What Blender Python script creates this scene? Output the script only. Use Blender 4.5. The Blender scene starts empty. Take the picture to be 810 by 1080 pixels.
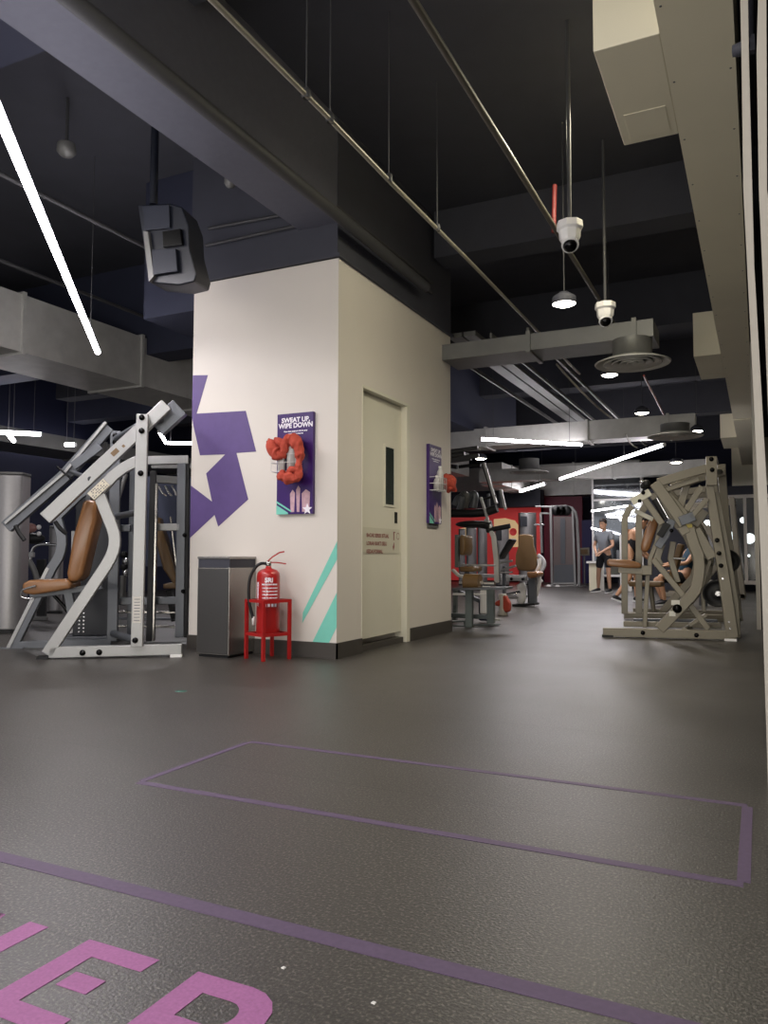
import bpy, bmesh, math, random
from mathutils import Vector, Matrix
random.seed(7)
SC = bpy.context.scene
COL = SC.collection
PI = math.pi
# ------------------------------------------------------------------ camera
FPX, YAW, PIT, ROL, HCAM = 815.859, 0.451449, 0.057104, 0.0020732, 0.82
fwd = Vector((-math.sin(YAW)*math.cos(PIT), math.cos(YAW)*math.cos(PIT), math.sin(PIT)))
r0 = Vector((math.cos(YAW), math.sin(YAW), 0)); u0 = r0.cross(fwd)
rt = r0*math.cos(ROL) + u0*math.sin(ROL); up = -r0*math.sin(ROL) + u0*math.cos(ROL)
C0 = Vector((0, 0, HCAM))
cd = bpy.data.cameras.new('camera'); cam = bpy.data.objects.new('camera', cd); COL.objects.link(cam)
m = Matrix.Identity(4)
for i in range(3):
    m[i][0], m[i][1], m[i][2], m[i][3] = rt[i], up[i], -fwd[i], C0[i]
cam.matrix_world = m
cd.sensor_fit = 'VERTICAL'; cd.sensor_height = 36; cd.lens = FPX/1080*36
cd.clip_start = 0.02; cd.clip_end = 100
SC.camera = cam

# survey helpers: where a sight line of the photograph meets a real plane of the room
def sight(x, y): return (fwd*FPX + rt*(x-405) + up*(540-y))
def on(axis, v, x, y):
    d = sight(x, y); return C0 + d*((v-C0[axis])/d[axis])
def X(v, x, y): return on(0, v, x, y)
def Y(v, x, y): return on(1, v, x, y)
def Z(v, x, y): return on(2, v, x, y)
def plane(a, b):
    """vertical plane through floor points a, b; second argument of the result shifts it away from the camera"""
    d = (b-a).normalized(); n = Vector((-d.y, d.x, 0))
    if n.dot(a) < 0: n = -n
    def w(x, y, off=0.0):
        s = sight(x, y); p = C0 + s*(((a + n*off) - C0).dot(n)/s.dot(n))
        if p.z < 0.0: p.z = 0.0
        return p
    return w, d, n
def yplane(y0): return plane(Vector((-5, y0, 0)), Vector((0, y0, 0)))

# ------------------------------------------------------------------ materials
MATS = {}
def mat(name, col, rough=.5, metal=0.0, noise=0.0, nscale=20, emit=None, estr=0, bump=0.0, trans=0.0, alpha=1.0, spec=.5, coat=0):
    mt = bpy.data.materials.new(name); mt.use_nodes = True
    nt = mt.node_tree; b = nt.nodes['Principled BSDF']
    c = (*[pow(v/255, 2.2) for v in col], 1) if max(col) > 1.001 else (*col, 1)
    b.inputs['Base Color'].default_value = c
    b.inputs['Roughness'].default_value = rough; b.inputs['Metallic'].default_value = metal
    b.inputs['Specular IOR Level'].default_value = spec
    if coat: b.inputs['Coat Weight'].default_value = coat
    if trans: b.inputs['Transmission Weight'].default_value = trans
    if alpha < 1: b.inputs['Alpha'].default_value = alpha
    if emit:
        b.inputs['Emission Color'].default_value = (*emit, 1); b.inputs['Emission Strength'].default_value = estr
    tc = nt.nodes.new('ShaderNodeTexCoord'); nz = nt.nodes.new('ShaderNodeTexNoise')
    nz.inputs['Scale'].default_value = nscale; nz.inputs['Detail'].default_value = 4
    nt.links.new(tc.outputs['Object'], nz.inputs['Vector'])
    if noise:
        mx = nt.nodes.new('ShaderNodeMix'); mx.data_type = 'RGBA'
        mx.inputs[6].default_value = tuple(v*(1-noise) for v in c[:3]) + (1,)
        mx.inputs[7].default_value = tuple(min(1, v*(1+noise)) for v in c[:3]) + (1,)
        nt.links.new(nz.outputs['Fac'], mx.inputs[0]); nt.links.new(mx.outputs[2], b.inputs['Base Color'])
    if bump:
        bp = nt.nodes.new('ShaderNodeBump'); bp.inputs['Strength'].default_value = bump; bp.inputs['Distance'].default_value = .01
        nt.links.new(nz.outputs['Fac'], bp.inputs['Height']); nt.links.new(bp.outputs['Normal'], b.inputs['Normal'])
    MATS[name] = mt
    return mt
M = {}
M['wallwarm'] = mat('painted_plaster', (219, 212, 203), .55, noise=.03, nscale=3)
M['doorpaint'] = mat('door_paint', (220, 216, 200), .45, noise=.03, nscale=4)
M['base'] = mat('baseboard_vinyl', (70, 66, 62), .5, noise=.08)
M['black'] = mat('ceiling_black', (58, 59, 66), .85, noise=.15, nscale=5)
M['darkbeam'] = mat('beam_paint', (62, 63, 72), .7, noise=.12, nscale=4)
M['pipeblack'] = mat('pipe_dark', (66, 66, 68), .6, noise=.1)
M['conduit'] = mat('conduit_galvanised', (146, 141, 127), .4, .3, noise=.1)
M['galv'] = mat('galvanised_steel', (186, 185, 180), .45, .2, noise=.22, nscale=6)
M['galvdark'] = mat('galvanised_dull', (112, 112, 110), .5, .4, noise=.2, nscale=5)
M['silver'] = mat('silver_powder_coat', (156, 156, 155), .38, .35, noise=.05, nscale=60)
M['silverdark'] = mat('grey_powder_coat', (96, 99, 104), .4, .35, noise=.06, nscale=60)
M['beige'] = mat('champagne_powder_coat', (122, 116, 102), .42, .3, noise=.07, nscale=50)
M['greenish'] = mat('slate_powder_coat', (104, 112, 110), .45, .3, noise=.06, nscale=50)
M['brown'] = mat('tan_vinyl', (134, 94, 60), .28, noise=.12, nscale=9)
M['brown2'] = mat('brown_vinyl', (108, 84, 54), .42, noise=.12, nscale=9)
M['rubber'] = mat('black_rubber', (20, 20, 22), .6, noise=.1)
M['boltm'] = mat('bolt_black', (16, 16, 18), .25, .6)
M['chrome'] = mat('chrome', (205, 205, 205), .15, .9)
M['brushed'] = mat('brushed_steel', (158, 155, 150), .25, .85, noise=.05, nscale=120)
M['binfrontshade'] = mat('brushed_steel_shaded', (112, 110, 108), .28, .85, noise=.08, nscale=120)
M['shroud'] = mat('brushed_shroud', (140, 138, 138), .35, .6, noise=.08, nscale=30)
M['red'] = mat('signal_red_paint', (168, 38, 38), .3, noise=.05, coat=.3)
M['redcloth'] = mat('red_cloth', (178, 74, 58), .9, noise=.22, nscale=40, bump=.4)
M['purple'] = mat('mural_purple', (94, 76, 128), .6, noise=.12, nscale=12)
M['teal'] = mat('mural_teal', (122, 205, 186), .6, noise=.05)
M['board'] = mat('board_purple', (60, 32, 100), .3, noise=.1, nscale=8)
M['boardglow'] = mat('board_picture_figure', (196, 160, 170), .35, noise=.35, nscale=30)
M['white'] = mat('white_plastic', (232, 230, 228), .4, noise=.02)
M['bottle'] = mat('frosted_bottle', (206, 204, 200), .3, trans=.15, noise=.02)
M['wire'] = mat('white_wire', (235, 235, 235), .3)
M['text'] = mat('white_print', (240, 236, 245), .5)
M['redtext'] = mat('red_print', (150, 98, 92), .6)
M['plate'] = mat('sign_film', (206, 202, 184), .35)
M['glassdark'] = mat('dark_glass', (52, 58, 56), .12, noise=.1)
M['darkglazing'] = mat('night_glazing', (12, 13, 17), .12, noise=.1)
M['soffit'] = mat('soffit_board', (232, 225, 200), .6, noise=.06, nscale=2)
M['post'] = mat('mullion_paint', (178, 172, 162), .45, noise=.05)
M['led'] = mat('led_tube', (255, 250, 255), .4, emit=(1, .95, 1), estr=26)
M['lamp'] = mat('lamp_lens', (255, 240, 220), .4, emit=(1, .93, .8), estr=28)
M['farglint'] = mat('reflection_glow', (250, 255, 255), .4, emit=(.9, 1, 1), estr=2.2)
M['speaker'] = mat('speaker_plastic', (20, 24, 34), .45, noise=.08)
M['grille'] = mat('speaker_grille', (30, 34, 46), .6, noise=.2, nscale=90)
M['navy'] = mat('navy_wall', (22, 27, 52), .7, noise=.12, nscale=3)
M['redmural'] = mat('mural_red', (214, 70, 68), .5, noise=.05, emit=(.7, .06, .06), estr=.22)  # slight glow added so the red stays bright on the dim back wall
M['cream'] = mat('mural_cream', (240, 205, 150), .5, noise=.05, emit=(.9, .62, .33), estr=.35)  # added glow lifts the cream as well
M['maroon'] = mat('mural_maroon', (96, 18, 44), .6, noise=.08)
M['mirror'] = mat('mirror_glass', (150, 154, 158), .06, 1.0)
M['mesh'] = mat('perforated_shroud', (116, 104, 102), .5, .4, noise=.25, nscale=60)
M['tape'] = mat('floor_tape_purple', (88, 72, 98), .6, noise=.25, nscale=70)
M['skin'] = mat('skin', (178, 138, 114), .5, noise=.06)
M['skin2'] = mat('skin_tan', (182, 138, 108), .5, noise=.06)
M['hair'] = mat('dark_hair', (34, 24, 20), .7, noise=.2, nscale=60)
M['shirt'] = mat('grey_shirt', (112, 116, 122), .9, noise=.08)
M['shirttxt'] = mat('shirt_print', (84, 88, 96), .9)
M['shorts'] = mat('black_shorts', (26, 27, 32), .9, noise=.1)
M['tealtop'] = mat('teal_top', (16, 50, 66), .85, noise=.1)
M['shoe'] = mat('black_shoe', (24, 24, 28), .6)
M['sole'] = mat('shoe_sole', (220, 220, 220), .6)
M['eye'] = mat('eye', (20, 16, 14), .3)
M['lip'] = mat('lips', (140, 76, 66), .5)
M['letter'] = mat('floor_paint_pink', (160, 98, 150), .65, noise=.3, nscale=140)
M['bluepatch'] = mat('screen_blue', (44, 70, 110), .3)
M['pinkpanel'] = mat('mural_pink', (176, 120, 180), .6, noise=.1)

def floor_material():
    mt = bpy.data.materials.new('rubber_floor'); mt.use_nodes = True; nt = mt.node_tree; b = nt.nodes['Principled BSDF']
    tc = nt.nodes.new('ShaderNodeTexCoord')
    def noise(s, d=3):
        n = nt.nodes.new('ShaderNodeTexNoise'); n.inputs['Scale'].default_value = s; n.inputs['Detail'].default_value = d
        nt.links.new(tc.outputs['Object'], n.inputs['Vector']); return n
    n1 = noise(130, 3); n2 = noise(1.3, 5); n3 = noise(150, 3)
    cr = nt.nodes.new('ShaderNodeValToRGB'); e = cr.color_ramp.elements
    e[0].position = .3; e[0].color = (.019, .0165, .0145, 1); e[1].position = .56; e[1].color = (.054, .048, .042, 1)
    k = cr.color_ramp.elements.new(.655); k.color = (.15, .135, .115, 1)
    nt.links.new(n1.outputs['Fac'], cr.inputs[0])
    mx = nt.nodes.new('ShaderNodeMix'); mx.data_type = 'RGBA'; mx.blend_type = 'MULTIPLY'; mx.inputs[0].default_value = .55
    c2 = nt.nodes.new('ShaderNodeValToRGB'); c2.color_ramp.elements[0].position = .3; c2.color_ramp.elements[0].color = (.62, .62, .62, 1)
    c2.color_ramp.elements[1].position = .7; c2.color_ramp.elements[1].color = (1, 1, 1, 1)
    nt.links.new(n2.outputs['Fac'], c2.inputs[0]); nt.links.new(cr.outputs[0], mx.inputs[6]); nt.links.new(c2.outputs[0], mx.inputs[7])
    # seams of the rolled matting
    br = nt.nodes.new('ShaderNodeTexBrick'); br.inputs['Scale'].default_value = 1; br.inputs['Mortar Size'].default_value = .004
    br.inputs['Brick Width'].default_value = 4.0; br.inputs['Row Height'].default_value = 1.25; br.inputs['Mortar Smooth'].default_value = .4
    br.inputs['Color1'].default_value = (1, 1, 1, 1); br.inputs['Color2'].default_value = (.9, .9, .9, 1); br.inputs['Mortar'].default_value = (.45, .45, .45, 1)
    nt.links.new(tc.outputs['Object'], br.inputs['Vector'])
    m2 = nt.nodes.new('ShaderNodeMix'); m2.data_type = 'RGBA'; m2.blend_type = 'MULTIPLY'; m2.inputs[0].default_value = 1
    nt.links.new(mx.outputs[2], m2.inputs[6]); nt.links.new(br.outputs['Color'], m2.inputs[7])
    nt.links.new(m2.outputs[2], b.inputs['Base Color'])
    mr = nt.nodes.new('ShaderNodeMapRange'); mr.inputs[3].default_value = .34; mr.inputs[4].default_value = .48
    nt.links.new(n2.outputs['Fac'], mr.inputs[0]); nt.links.new(mr.outputs[0], b.inputs['Roughness'])
    b.inputs['Specular IOR Level'].default_value = .75
    bp = nt.nodes.new('ShaderNodeBump'); bp.inputs['Strength'].default_value = .35; bp.inputs['Distance'].default_value = .004
    nt.links.new(n3.outputs['Fac'], bp.inputs['Height']); nt.links.new(bp.outputs['Normal'], b.inputs['Normal'])
    return mt
M['floor'] = floor_material()

# ------------------------------------------------------------------ mesh builder
class MB:
    def __init__(s): s.v = []; s.f = []; s.sm = []
    def add(s, vs, fs, smooth=False):
        o = len(s.v); s.v += [Vector(v) for v in vs]; s.f += [[i+o for i in f] for f in fs]; s.sm += [smooth]*len(fs)
        return s
    def box(s, lo, hi, rot=None, c=None):
        lo, hi = Vector(lo), Vector(hi)
        vs = [Vector((x, y, z)) for x in (lo.x, hi.x) for y in (lo.y, hi.y) for z in (lo.z, hi.z)]
        if rot is not None:
            c = Vector(c) if c is not None else (lo+hi)/2
            vs = [c + rot @ (v-c) for v in vs]
        return s.add(vs, [(0,1,3,2),(4,6,7,5),(0,4,5,1),(2,3,7,6),(0,2,6,4),(1,5,7,3)])
    def obox(s, c, ax, ay, az, sx, sy, sz):
        """box by centre, three unit axes, full sizes"""
        c = Vector(c); vs = []
        for i in (-.5, .5):
            for j in (-.5, .5):
                for k in (-.5, .5): vs.append(c + ax*(i*sx) + ay*(j*sy) + az*(k*sz))
        return s.add(vs, [(0,1,3,2),(4,6,7,5),(0,4,5,1),(2,3,7,6),(0,2,6,4),(1,5,7,3)])
    def bar(s, pts, w, d, n):
        """rectangular section swept along pts; w across in the plane normal to n, d along n"""
        pts = [Vector(p) for p in pts]; n = Vector(n).normalized(); L = len(pts); rings = []
        ws = w if isinstance(w, (list, tuple)) else [w]*L
        for i, p in enumerate(pts):
            a = (pts[i]-pts[i-1]).normalized() if i else None
            b = (pts[i+1]-pts[i]).normalized() if i < L-1 else None
            t = (a+b).normalized() if (a and b) else (a or b)
            side = t.cross(n).normalized(); k = 1.0
            if a and b:
                k = 1/max(.5, side.dot(a.cross(n).normalized()))
            nn = n
            rings.append([p + side*ws[i]/2*k*x + nn*d/2*y for x, y in ((-1,-1),(1,-1),(1,1),(-1,1))])
        vs = [v for r in rings for v in r]; fs = [(3,2,1,0), tuple(4*(L-1)+i for i in range(4))]
        for i in range(L-1):
            for j in range(4):
                fs.append((4*i+j, 4*i+(j+1) % 4, 4*i+4+(j+1) % 4, 4*i+4+j))
        return s.add(vs, fs)
    def tube(s, pts, r, seg=10, cap=True):
        pts = [Vector(p) for p in pts]; L = len(pts); rs = r if isinstance(r, (list, tuple)) else [r]*L
        t0 = (pts[1]-pts[0]).normalized(); ref = Vector((0,0,1)) if abs(t0.z) < .9 else Vector((1,0,0))
        nrm = t0.cross(ref).normalized(); vs = []
        for i, p in enumerate(pts):
            t = (pts[min(i+1, L-1)]-pts[max(i-1, 0)]).normalized()
            nrm = (nrm - t*nrm.dot(t)).normalized(); bi = t.cross(nrm)
            for k in range(seg):
                a = 2*PI*k/seg; vs.append(p + (nrm*math.cos(a)+bi*math.sin(a))*rs[i])
        fs = [(i*seg+k, i*seg+(k+1) % seg, (i+1)*seg+(k+1) % seg, (i+1)*seg+k) for i in range(L-1) for k in range(seg)]
        s.add(vs, fs, True)
        if cap:
            s.add(vs[:seg], [tuple(range(seg-1, -1, -1))]); s.add(vs[-seg:], [tuple(range(seg))])
        return s
    def lathe(s, c, prof, axis=Vector((0,0,1)), seg=24):
        c = Vector(c); axis = Vector(axis).normalized(); ref = Vector((1,0,0)) if abs(axis.x) < .9 else Vector((0,1,0))
        a1 = axis.cross(ref).normalized(); a2 = axis.cross(a1); vs = []
        for r, h in prof:
            for k in range(seg):
                a = 2*PI*k/seg; vs.append(c + axis*h + (a1*math.cos(a)+a2*math.sin(a))*max(r, 1e-4))
        fs = [(i*seg+k, i*seg+(k+1) % seg, (i+1)*seg+(k+1) % seg, (i+1)*seg+k) for i in range(len(prof)-1) for k in range(seg)]
        return s.add(vs, fs, True)
    def prism(s, poly, ext):
        """polygon (3-D points) extruded by vector ext"""
        poly = [Vector(p) for p in poly]; n = len(poly); ext = Vector(ext)
        vs = poly + [p+ext for p in poly]
        fs = [tuple(range(n-1, -1, -1)), tuple(range(n, 2*n))] + [(i, (i+1) % n, n+(i+1) % n, n+i) for i in range(n)]
        return s.add(vs, fs)
    def ball(s, c, r, seg=12, ax=(1,1,1), R=None):
        prof = [(math.sin(PI*i/8), -math.cos(PI*i/8)) for i in range(9)]; c = Vector(c); vs = []
        for rr, h in prof:
            for k in range(seg):
                v = Vector((max(rr, .01)*math.cos(2*PI*k/seg)*ax[0], max(rr, .01)*math.sin(2*PI*k/seg)*ax[1], h*ax[2]))*r
                vs.append(c + (R @ v if R else v))
        return s.add(vs, [(i*seg+k, i*seg+(k+1) % seg, (i+1)*seg+(k+1) % seg, (i+1)*seg+k) for i in range(8) for k in range(seg)], True)
    def build(s, name, material, parent=None, bevel=0, sub=0, seg=2):
        off = parent_loc(parent)
        me = bpy.data.meshes.new(name); me.from_pydata([v-off for v in s.v], [], s.f); me.update()
        bm = bmesh.new(); bm.from_mesh(me)
        if s.f: bmesh.ops.recalc_face_normals(bm, faces=bm.faces)
        bm.to_mesh(me); bm.free()
        for p, q in zip(me.polygons, s.sm): p.use_smooth = q
        me.materials.append(material)
        o = bpy.data.objects.new(name, me); COL.objects.link(o)
        if parent: o.parent = parent
        if bevel:
            b = o.modifiers.new('bevel', 'BEVEL'); b.width = bevel; b.segments = seg; b.limit_method = 'ANGLE'; b.angle_limit = .6
            for p in me.polygons: p.use_smooth = True
            if seg < 3:
                b.harden_normals = True
        if sub:
            q = o.modifiers.new('sub', 'SUBSURF'); q.levels = sub; q.render_levels = sub
            for p in me.polygons: p.use_smooth = True
        return o
def parent_loc(p):
    v = Vector((0, 0, 0))
    while p is not None: v = v + p.location; p = p.parent
    return v
def tag(o, label, cat, group=None, kind=None):
    o['label'] = label; o['category'] = cat
    if group: o['group'] = group
    if kind: o['kind'] = kind
    return o
def thing(name, label, cat, loc=(0,0,0), group=None):
    o = bpy.data.objects.new(name, None); COL.objects.link(o); o.location = loc; o.empty_display_size = .1
    return tag(o, label, cat, group)
def struct(name, mb, material, parent=None, **k):
    o = mb.build(name, material, parent, **k)
    if not parent: o['kind'] = 'structure'
    return o
def copy_tree(root, delta, label=None, rotz=0):
    r = root.copy(); COL.objects.link(r); r.location = root.location + Vector(delta); r.rotation_euler.z = rotz
    if label: r['label'] = label
    def rec(src, dst):
        for ch in list(src.children):
            c = ch.copy(); COL.objects.link(c); c.parent = dst; rec(ch, c)
    rec(root, r); return r
def text2d(body, size, bold=.0, align='CENTER', space=1.0):
    cu = bpy.data.curves.new('t', 'FONT'); cu.body = body; cu.size = size; cu.align_x = align; cu.offset = bold
    cu.space_line = space; cu.resolution_u = 3
    o = bpy.data.objects.new('t', cu); COL.objects.link(o)
    dg = bpy.context.evaluated_depsgraph_get(); dg.update(); me = o.evaluated_get(dg).to_mesh()
    vs = [v.co.copy() for v in me.vertices]; fs = [tuple(p.vertices) for p in me.polygons]
    o.evaluated_get(dg).to_mesh_clear(); bpy.data.objects.remove(o); bpy.data.curves.remove(cu)
    return vs, fs
def text_on(mb, body, size, origin, ax, ay, lift, **k):
    vs, fs = text2d(body, size, **k)
    mb.add([Vector(origin) + ax*v.x + ay*v.y + lift for v in vs], fs)
def smooth(pts, n=4):
    out = []
    for i in range(len(pts)-1):
        p0_, p1_, p2_, p3_ = pts[max(i-1, 0)], pts[i], pts[i+1], pts[min(i+2, len(pts)-1)]
        for k in range(n):
            t = k/n; out.append(.5*((2*p1_)+(p2_-p0_)*t+(2*p0_-5*p1_+4*p2_-p3_)*t*t+(3*p1_-p0_-3*p2_+p3_)*t**3))
    return out+[pts[-1]]
VX, VY, VZ = Vector((1,0,0)), Vector((0,1,0)), Vector((0,0,1))
def arc(a, b, c, n=5):
    """quadratic curve a-b-c without its ends repeated"""
    return [a*(1-t)**2 + b*2*t*(1-t) + c*t*t for t in [i/n for i in range(n+1)]]
def bolt(mb, p, n, r=.019, h=.016):
    mb.lathe(p, [(r*1.25, 0), (r*1.25, h*.35), (r*.85, h*.4), (r*.85, h), (0, h)], n, 12)
# ================================================================== ROOM SHELL
PXR, PYF, PBACK, PXL = -3.059, 5.446, 8.0, -4.557    # pillar faces
CZ = 4.45
struct('floor', MB().box((-13, -5, -.06), (1.6, 27, 0)), M['floor'])
struct('ceiling', MB().box((-13, -5, CZ), (1.6, 27, CZ+.15)), M['black'])
struct('wall_back', MB().box((-13, 25.2, 0), (1.6, 25.4, CZ)), M['navy'])
struct('wall_left', MB().box((-13.2, -5, 0), (-13, 27, CZ)), M['navy'])
# right side: night-dark glazing behind pale mullions
struct('wall_right', MB().box((.42, -5, 0), (.5, 27, CZ)), M['darkglazing'])
# --- pillar (plant room box) with a door recess on its right face
PH = 3.27
dY0, dY1, dZ1 = X(PXR, 382, 405).y, X(PXR, 432, 428).y, X(PXR, 382, 405).z
pm = MB()
pm.box((PXL, PYF, 0), (PXR-.12, PBACK, PH))                       # core
pm.box((PXR-.12, PYF, 0), (PXR, dY0, PH))                          # skin in front of the door
pm.box((PXR-.12, dY1, 0), (PXR, PBACK, PH))
pm.box((PXR-.12, dY0, dZ1-.01), (PXR, dY1, PH))
struct('wall_pillar', pm, M['wallwarm'])
struct('trim_1', MB().box((PXL-.02, PYF-.02, PH), (PXR+.0, PBACK+.02, CZ)).box((PXL-.03, PYF-.04, PH), (PXR+.03, PBACK+.03, PH+.03)), M['darkbeam'])
bb = MB().box((PXL-.008, PYF-.012, 0), (PXR+.012, PYF, .125)).box((PXR, PYF-.012, 0), (PXR+.012, dY0, .125)).box((PXR, dY1, 0), (PXR+.012, PBACK, .125))
struct('baseboard_pillar', bb, M['base'])
# door
door = struct('door_1', MB().box((PXR-.10, dY0+.02, .10), (PXR-.055, dY1-.08, dZ1-.035)), M['doorpaint'], bevel=.003)
fr = MB()
fr.box((PXR-.12, dY0, 0), (PXR+.004, dY0+.018, dZ1-.03)).box((PXR-.12, dY1-.075, 0), (PXR+.006, dY1, dZ1-.03))
fr.box((PXR-.12, dY0, dZ1-.03), (PXR+.006, dY1, dZ1+.0))
fr.build('door_frame', M['doorpaint'], door, bevel=.004)
MB().box((PXR-.115, dY0+.02, 0), (PXR-.03, dY1-.08, .05)).build('threshold', M['base'], door)
xd = PXR-.055
g0, g1 = X(xd, 406, 471), X(xd, 415, 533)
vp = MB()
vp.box((xd, g0.y, g1.z), (xd+.004, g1.y, g0.z)); vision = vp.build('vision_panel', M['glassdark'], door)
vf = MB()
for lo, hi in (((g0.y-.02, g1.z-.02), (g0.y, g0.z+.02)), ((g1.y, g1.z-.02), (g1.y+.02, g0.z+.02)), ((g0.y, g0.z), (g1.y, g0.z+.02)), ((g0.y, g1.z-.02), (g1.y, g1.z))):
    vf.box((xd, lo[0], lo[1]), (xd+.009, hi[0], hi[1]))
vf.build('glazing_bead', M['doorpaint'], vision)
h0, h1 = X(xd, 416, 540), X(xd, 418.6, 552)
MB().box((xd, h0.y, h1.z), (xd+.006, h1.y, h0.z)).build('door_handle', M['boltm'], door)
s0, s1 = X(xd, 380.5, 555.5), X(xd, 421, 584)
sg = MB().box((xd, s0.y, s1.z), (xd+.004, s1.y, s0.z)).build('sign_plate', M['plate'], door)
tm = MB()
for i, t in enumerate(('BACAK SEREK ISTUAL', 'LORAH BUKTI SELU', 'KEDAI FORMAL')):
    text_on(tm, t, .047, (xd+.0055, s0.y+.10, s0.z-.085-.072*i), VY, VZ, Vector((0,0,0)), bold=.002, align='LEFT')
tm.build('sign_text', M['redtext'], sg)
tm = MB(); yy, zz = s0.y+.66, s0.z-.045
for k in range(12):
    a, b = 2*PI*k/12, 2*PI*(k+1)/12
    tm.add([Vector((xd+.0055, yy+.1+math.cos(t)*r, zz-.02+math.sin(t)*r)) for t, r in ((a,.034),(b,.034),(b,.028),(a,.028))], [(0,1,2,3)])
tm.box((xd+.004, yy, zz-.06), (xd+.006, yy+.016, zz+.02)).box((xd+.004, yy, zz+.012), (xd+.006, yy+.035, zz+.02))
tm.prism([(xd+.004, yy+.0, zz-.155), (xd+.004, yy+.02, zz-.12), (xd+.004, yy+.012, zz-.08), (xd+.004, yy-.002, zz-.105), (xd+.004, yy-.018, zz-.12)], (.002, 0, 0))
tm.build('sign_symbol', M['redtext'], sg)

# murals on the pillar (thin paint layers)
def wallpoly(mb, pts, t=.002):
    q = [Y(PYF, *p)-VY*.0008 for p in pts]
    for v in q:
        v.x = min(max(v.x, PXL), PXR)
    mb.prism([v + Vector((0, 0, 0)) for v in q], (0, -t, 0))
st = [(180+x/3.38, 380+y/3.375) for x, y in ((70,55),(133,53),(93,190),(268,180),(305,325),(235,330),(277,495),(170,592),(157,550),(66,632),(70,446),(148,503),(127,403),(195,335),(105,338),(80,225),(76,200))]
mb_ = MB(); wallpoly(mb_, st)
tag(mb_.build('star_mural', M['purple']), 'large purple five-sided star emblem painted on the white pillar above the bin', 'mural')
mb_ = MB(); wallpoly(mb_, [(356, 571), (356, 590), (319, 657), (319.6, 646)])
wallpoly(mb_, [(356, 625), (356, 661.5), (346.5, 679), (328.5, 679.5)])
tag(mb_.build('stripe_mural', M['teal']), 'pair of diagonal teal stripes painted low on the pillar corner', 'mural')

# --- overhead structure
struct('trim_2', MB().box((-3.43, -4, 3.56), (-3.065, PYF-.02, CZ)), mat('beam_underside', (92, 93, 104), .7, noise=.1))    # downstand beam
bm_ = MB()
for y, zb in ((3.2, 4.15), (7.4, 3.95), (10.4, 3.8), (13.6, 3.8), (17.2, 3.8), (21, 3.8)): bm_.box((PXR+.05 if y < 8 else -12, y, zb), (.3, y+.35, CZ))
struct('trim_3', bm_, M['black'])
bm_ = MB()
for y, zb in ((-1, 4.0), (2.9, 4.0), (7.2, 3.3), (11.5, 3.6)): bm_.box((-12.9, y, zb), (-4.7 if y > 5 else -3.44, y+.4, CZ))
bm_.box((-5.3, 5.6, 3.1), (-4.62, 16, CZ))
struct('trim_4', bm_, mat('beam_blueblack', (46, 49, 66), .75, noise=.12, nscale=4))
# soffit along the right, its ledge boxes and the dark gap
sx0, sx1, SZ = -.37, -.05, 3.3
soff = MB().box((sx0, 1.0, SZ), (sx1, 15.2, CZ)).box((sx0, 15.2, SZ-.02), (sx1+.02, 25.1, CZ))
so = struct('trim_5', soff, M['soffit'])
sc_ = MB()
for y in [1.7+.62*i for i in range(18)]:
    for x in (sx0+.025, sx1-.025): sc_.lathe((x, y, SZ), [(.006, 0), (.006, -.002), (0, -.002)], seg=8)
sc_.build('screw_heads', M['galvdark'], so)
struct('trim_6', MB().box((-.62, 22.8, 2.3), (.3, 24, CZ)), M['soffit'])
# --- posts of the glazed side
w3, _, _ = yplane(3.0)
pA = MB().prism([Y(3.0, *p) for p in ((779.5, -60), (782, 58), (784, 200), (789, 300), (794.5, 410), (798.5, 500), (803.5, 620), (808.5, 780), (812, 900), (840, 900), (828, 780), (816, 640), (808, 500), (800, 360), (795.5, 280), (789.8, 58), (788, -60))], (0, .04, 0))
struct('trim_7', pA, M['post'])
pC = MB().prism([Y(2.8, *p) for p in ((801, -60), (798, 55), (800.5, 200), (805, 300), (811, 450), (820, 640), (840, 640), (822, 300), (809, 200), (808.5, 55), (808, -60))], (0, .04, 0))
struct('trim_8', pC, M['post'])
b0 = Z(0, 799.5, 664)
struct('trim_9', MB().box((-.045, b0.y, 0), (.0, b0.y+.05, SZ)), M['post'])
struct('trim_10', MB().box((.0, b0.y-.02, 0), (.035, b0.y+.08, CZ)), M['rubber'])
struct('trim_11', MB().box((-.05, 15.5, .0), (.0, 15.6, 2.3)), M['post'])
bk = MB().lathe(Y(3.1, 781, 52), [(0, -.03), (.02, -.028), (.026, 0), (.02, .03), (0, .03)], VX, 14)
bk.obox(Y(3.1, 789, 48), VX, VY, VZ, .045, .03, .06).tube([Y(3.1, 789, 42), Y(3.1, 788.5, -50)], .019, 12)
tag(bk.build('track_bracket', M['darkbeam']), 'dark round track bracket at the top of the pale right-hand post', 'bracket')

# --- projecting pale boxes beside the soffit
def box_unit(y0, y1, zb, zt, label):
    t = thing('soffit_box', label, 'box unit', (-.5, (y0+y1)/2, zb), 'pale boxes hung beside the soffit')
    MB().box((-.68, y0, zb), (sx0, y1, zt)).build('casing', M['soffit'], t, bevel=.006)
    MB().box((-.63, y1-.34, zb-.004), (-.41, y1-.06, zb)).build('access_cover', M['soffit'], t, bevel=.001)
box_unit(3.75, 4.72, 3.3, 3.78, 'nearest large pale box fixed to the left edge of the soffit')
q = Z(3.3, 760, 408); q2 = Z(3.3, 738, 385)
box_unit(10.2, 11.6, 3.3, 3.85, 'second pale box along the soffit, small above the large machine')
box_unit(17.5, 19.3, 3.3, 3.85, 'farthest pale box along the soffit, just above the machine top')

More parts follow.
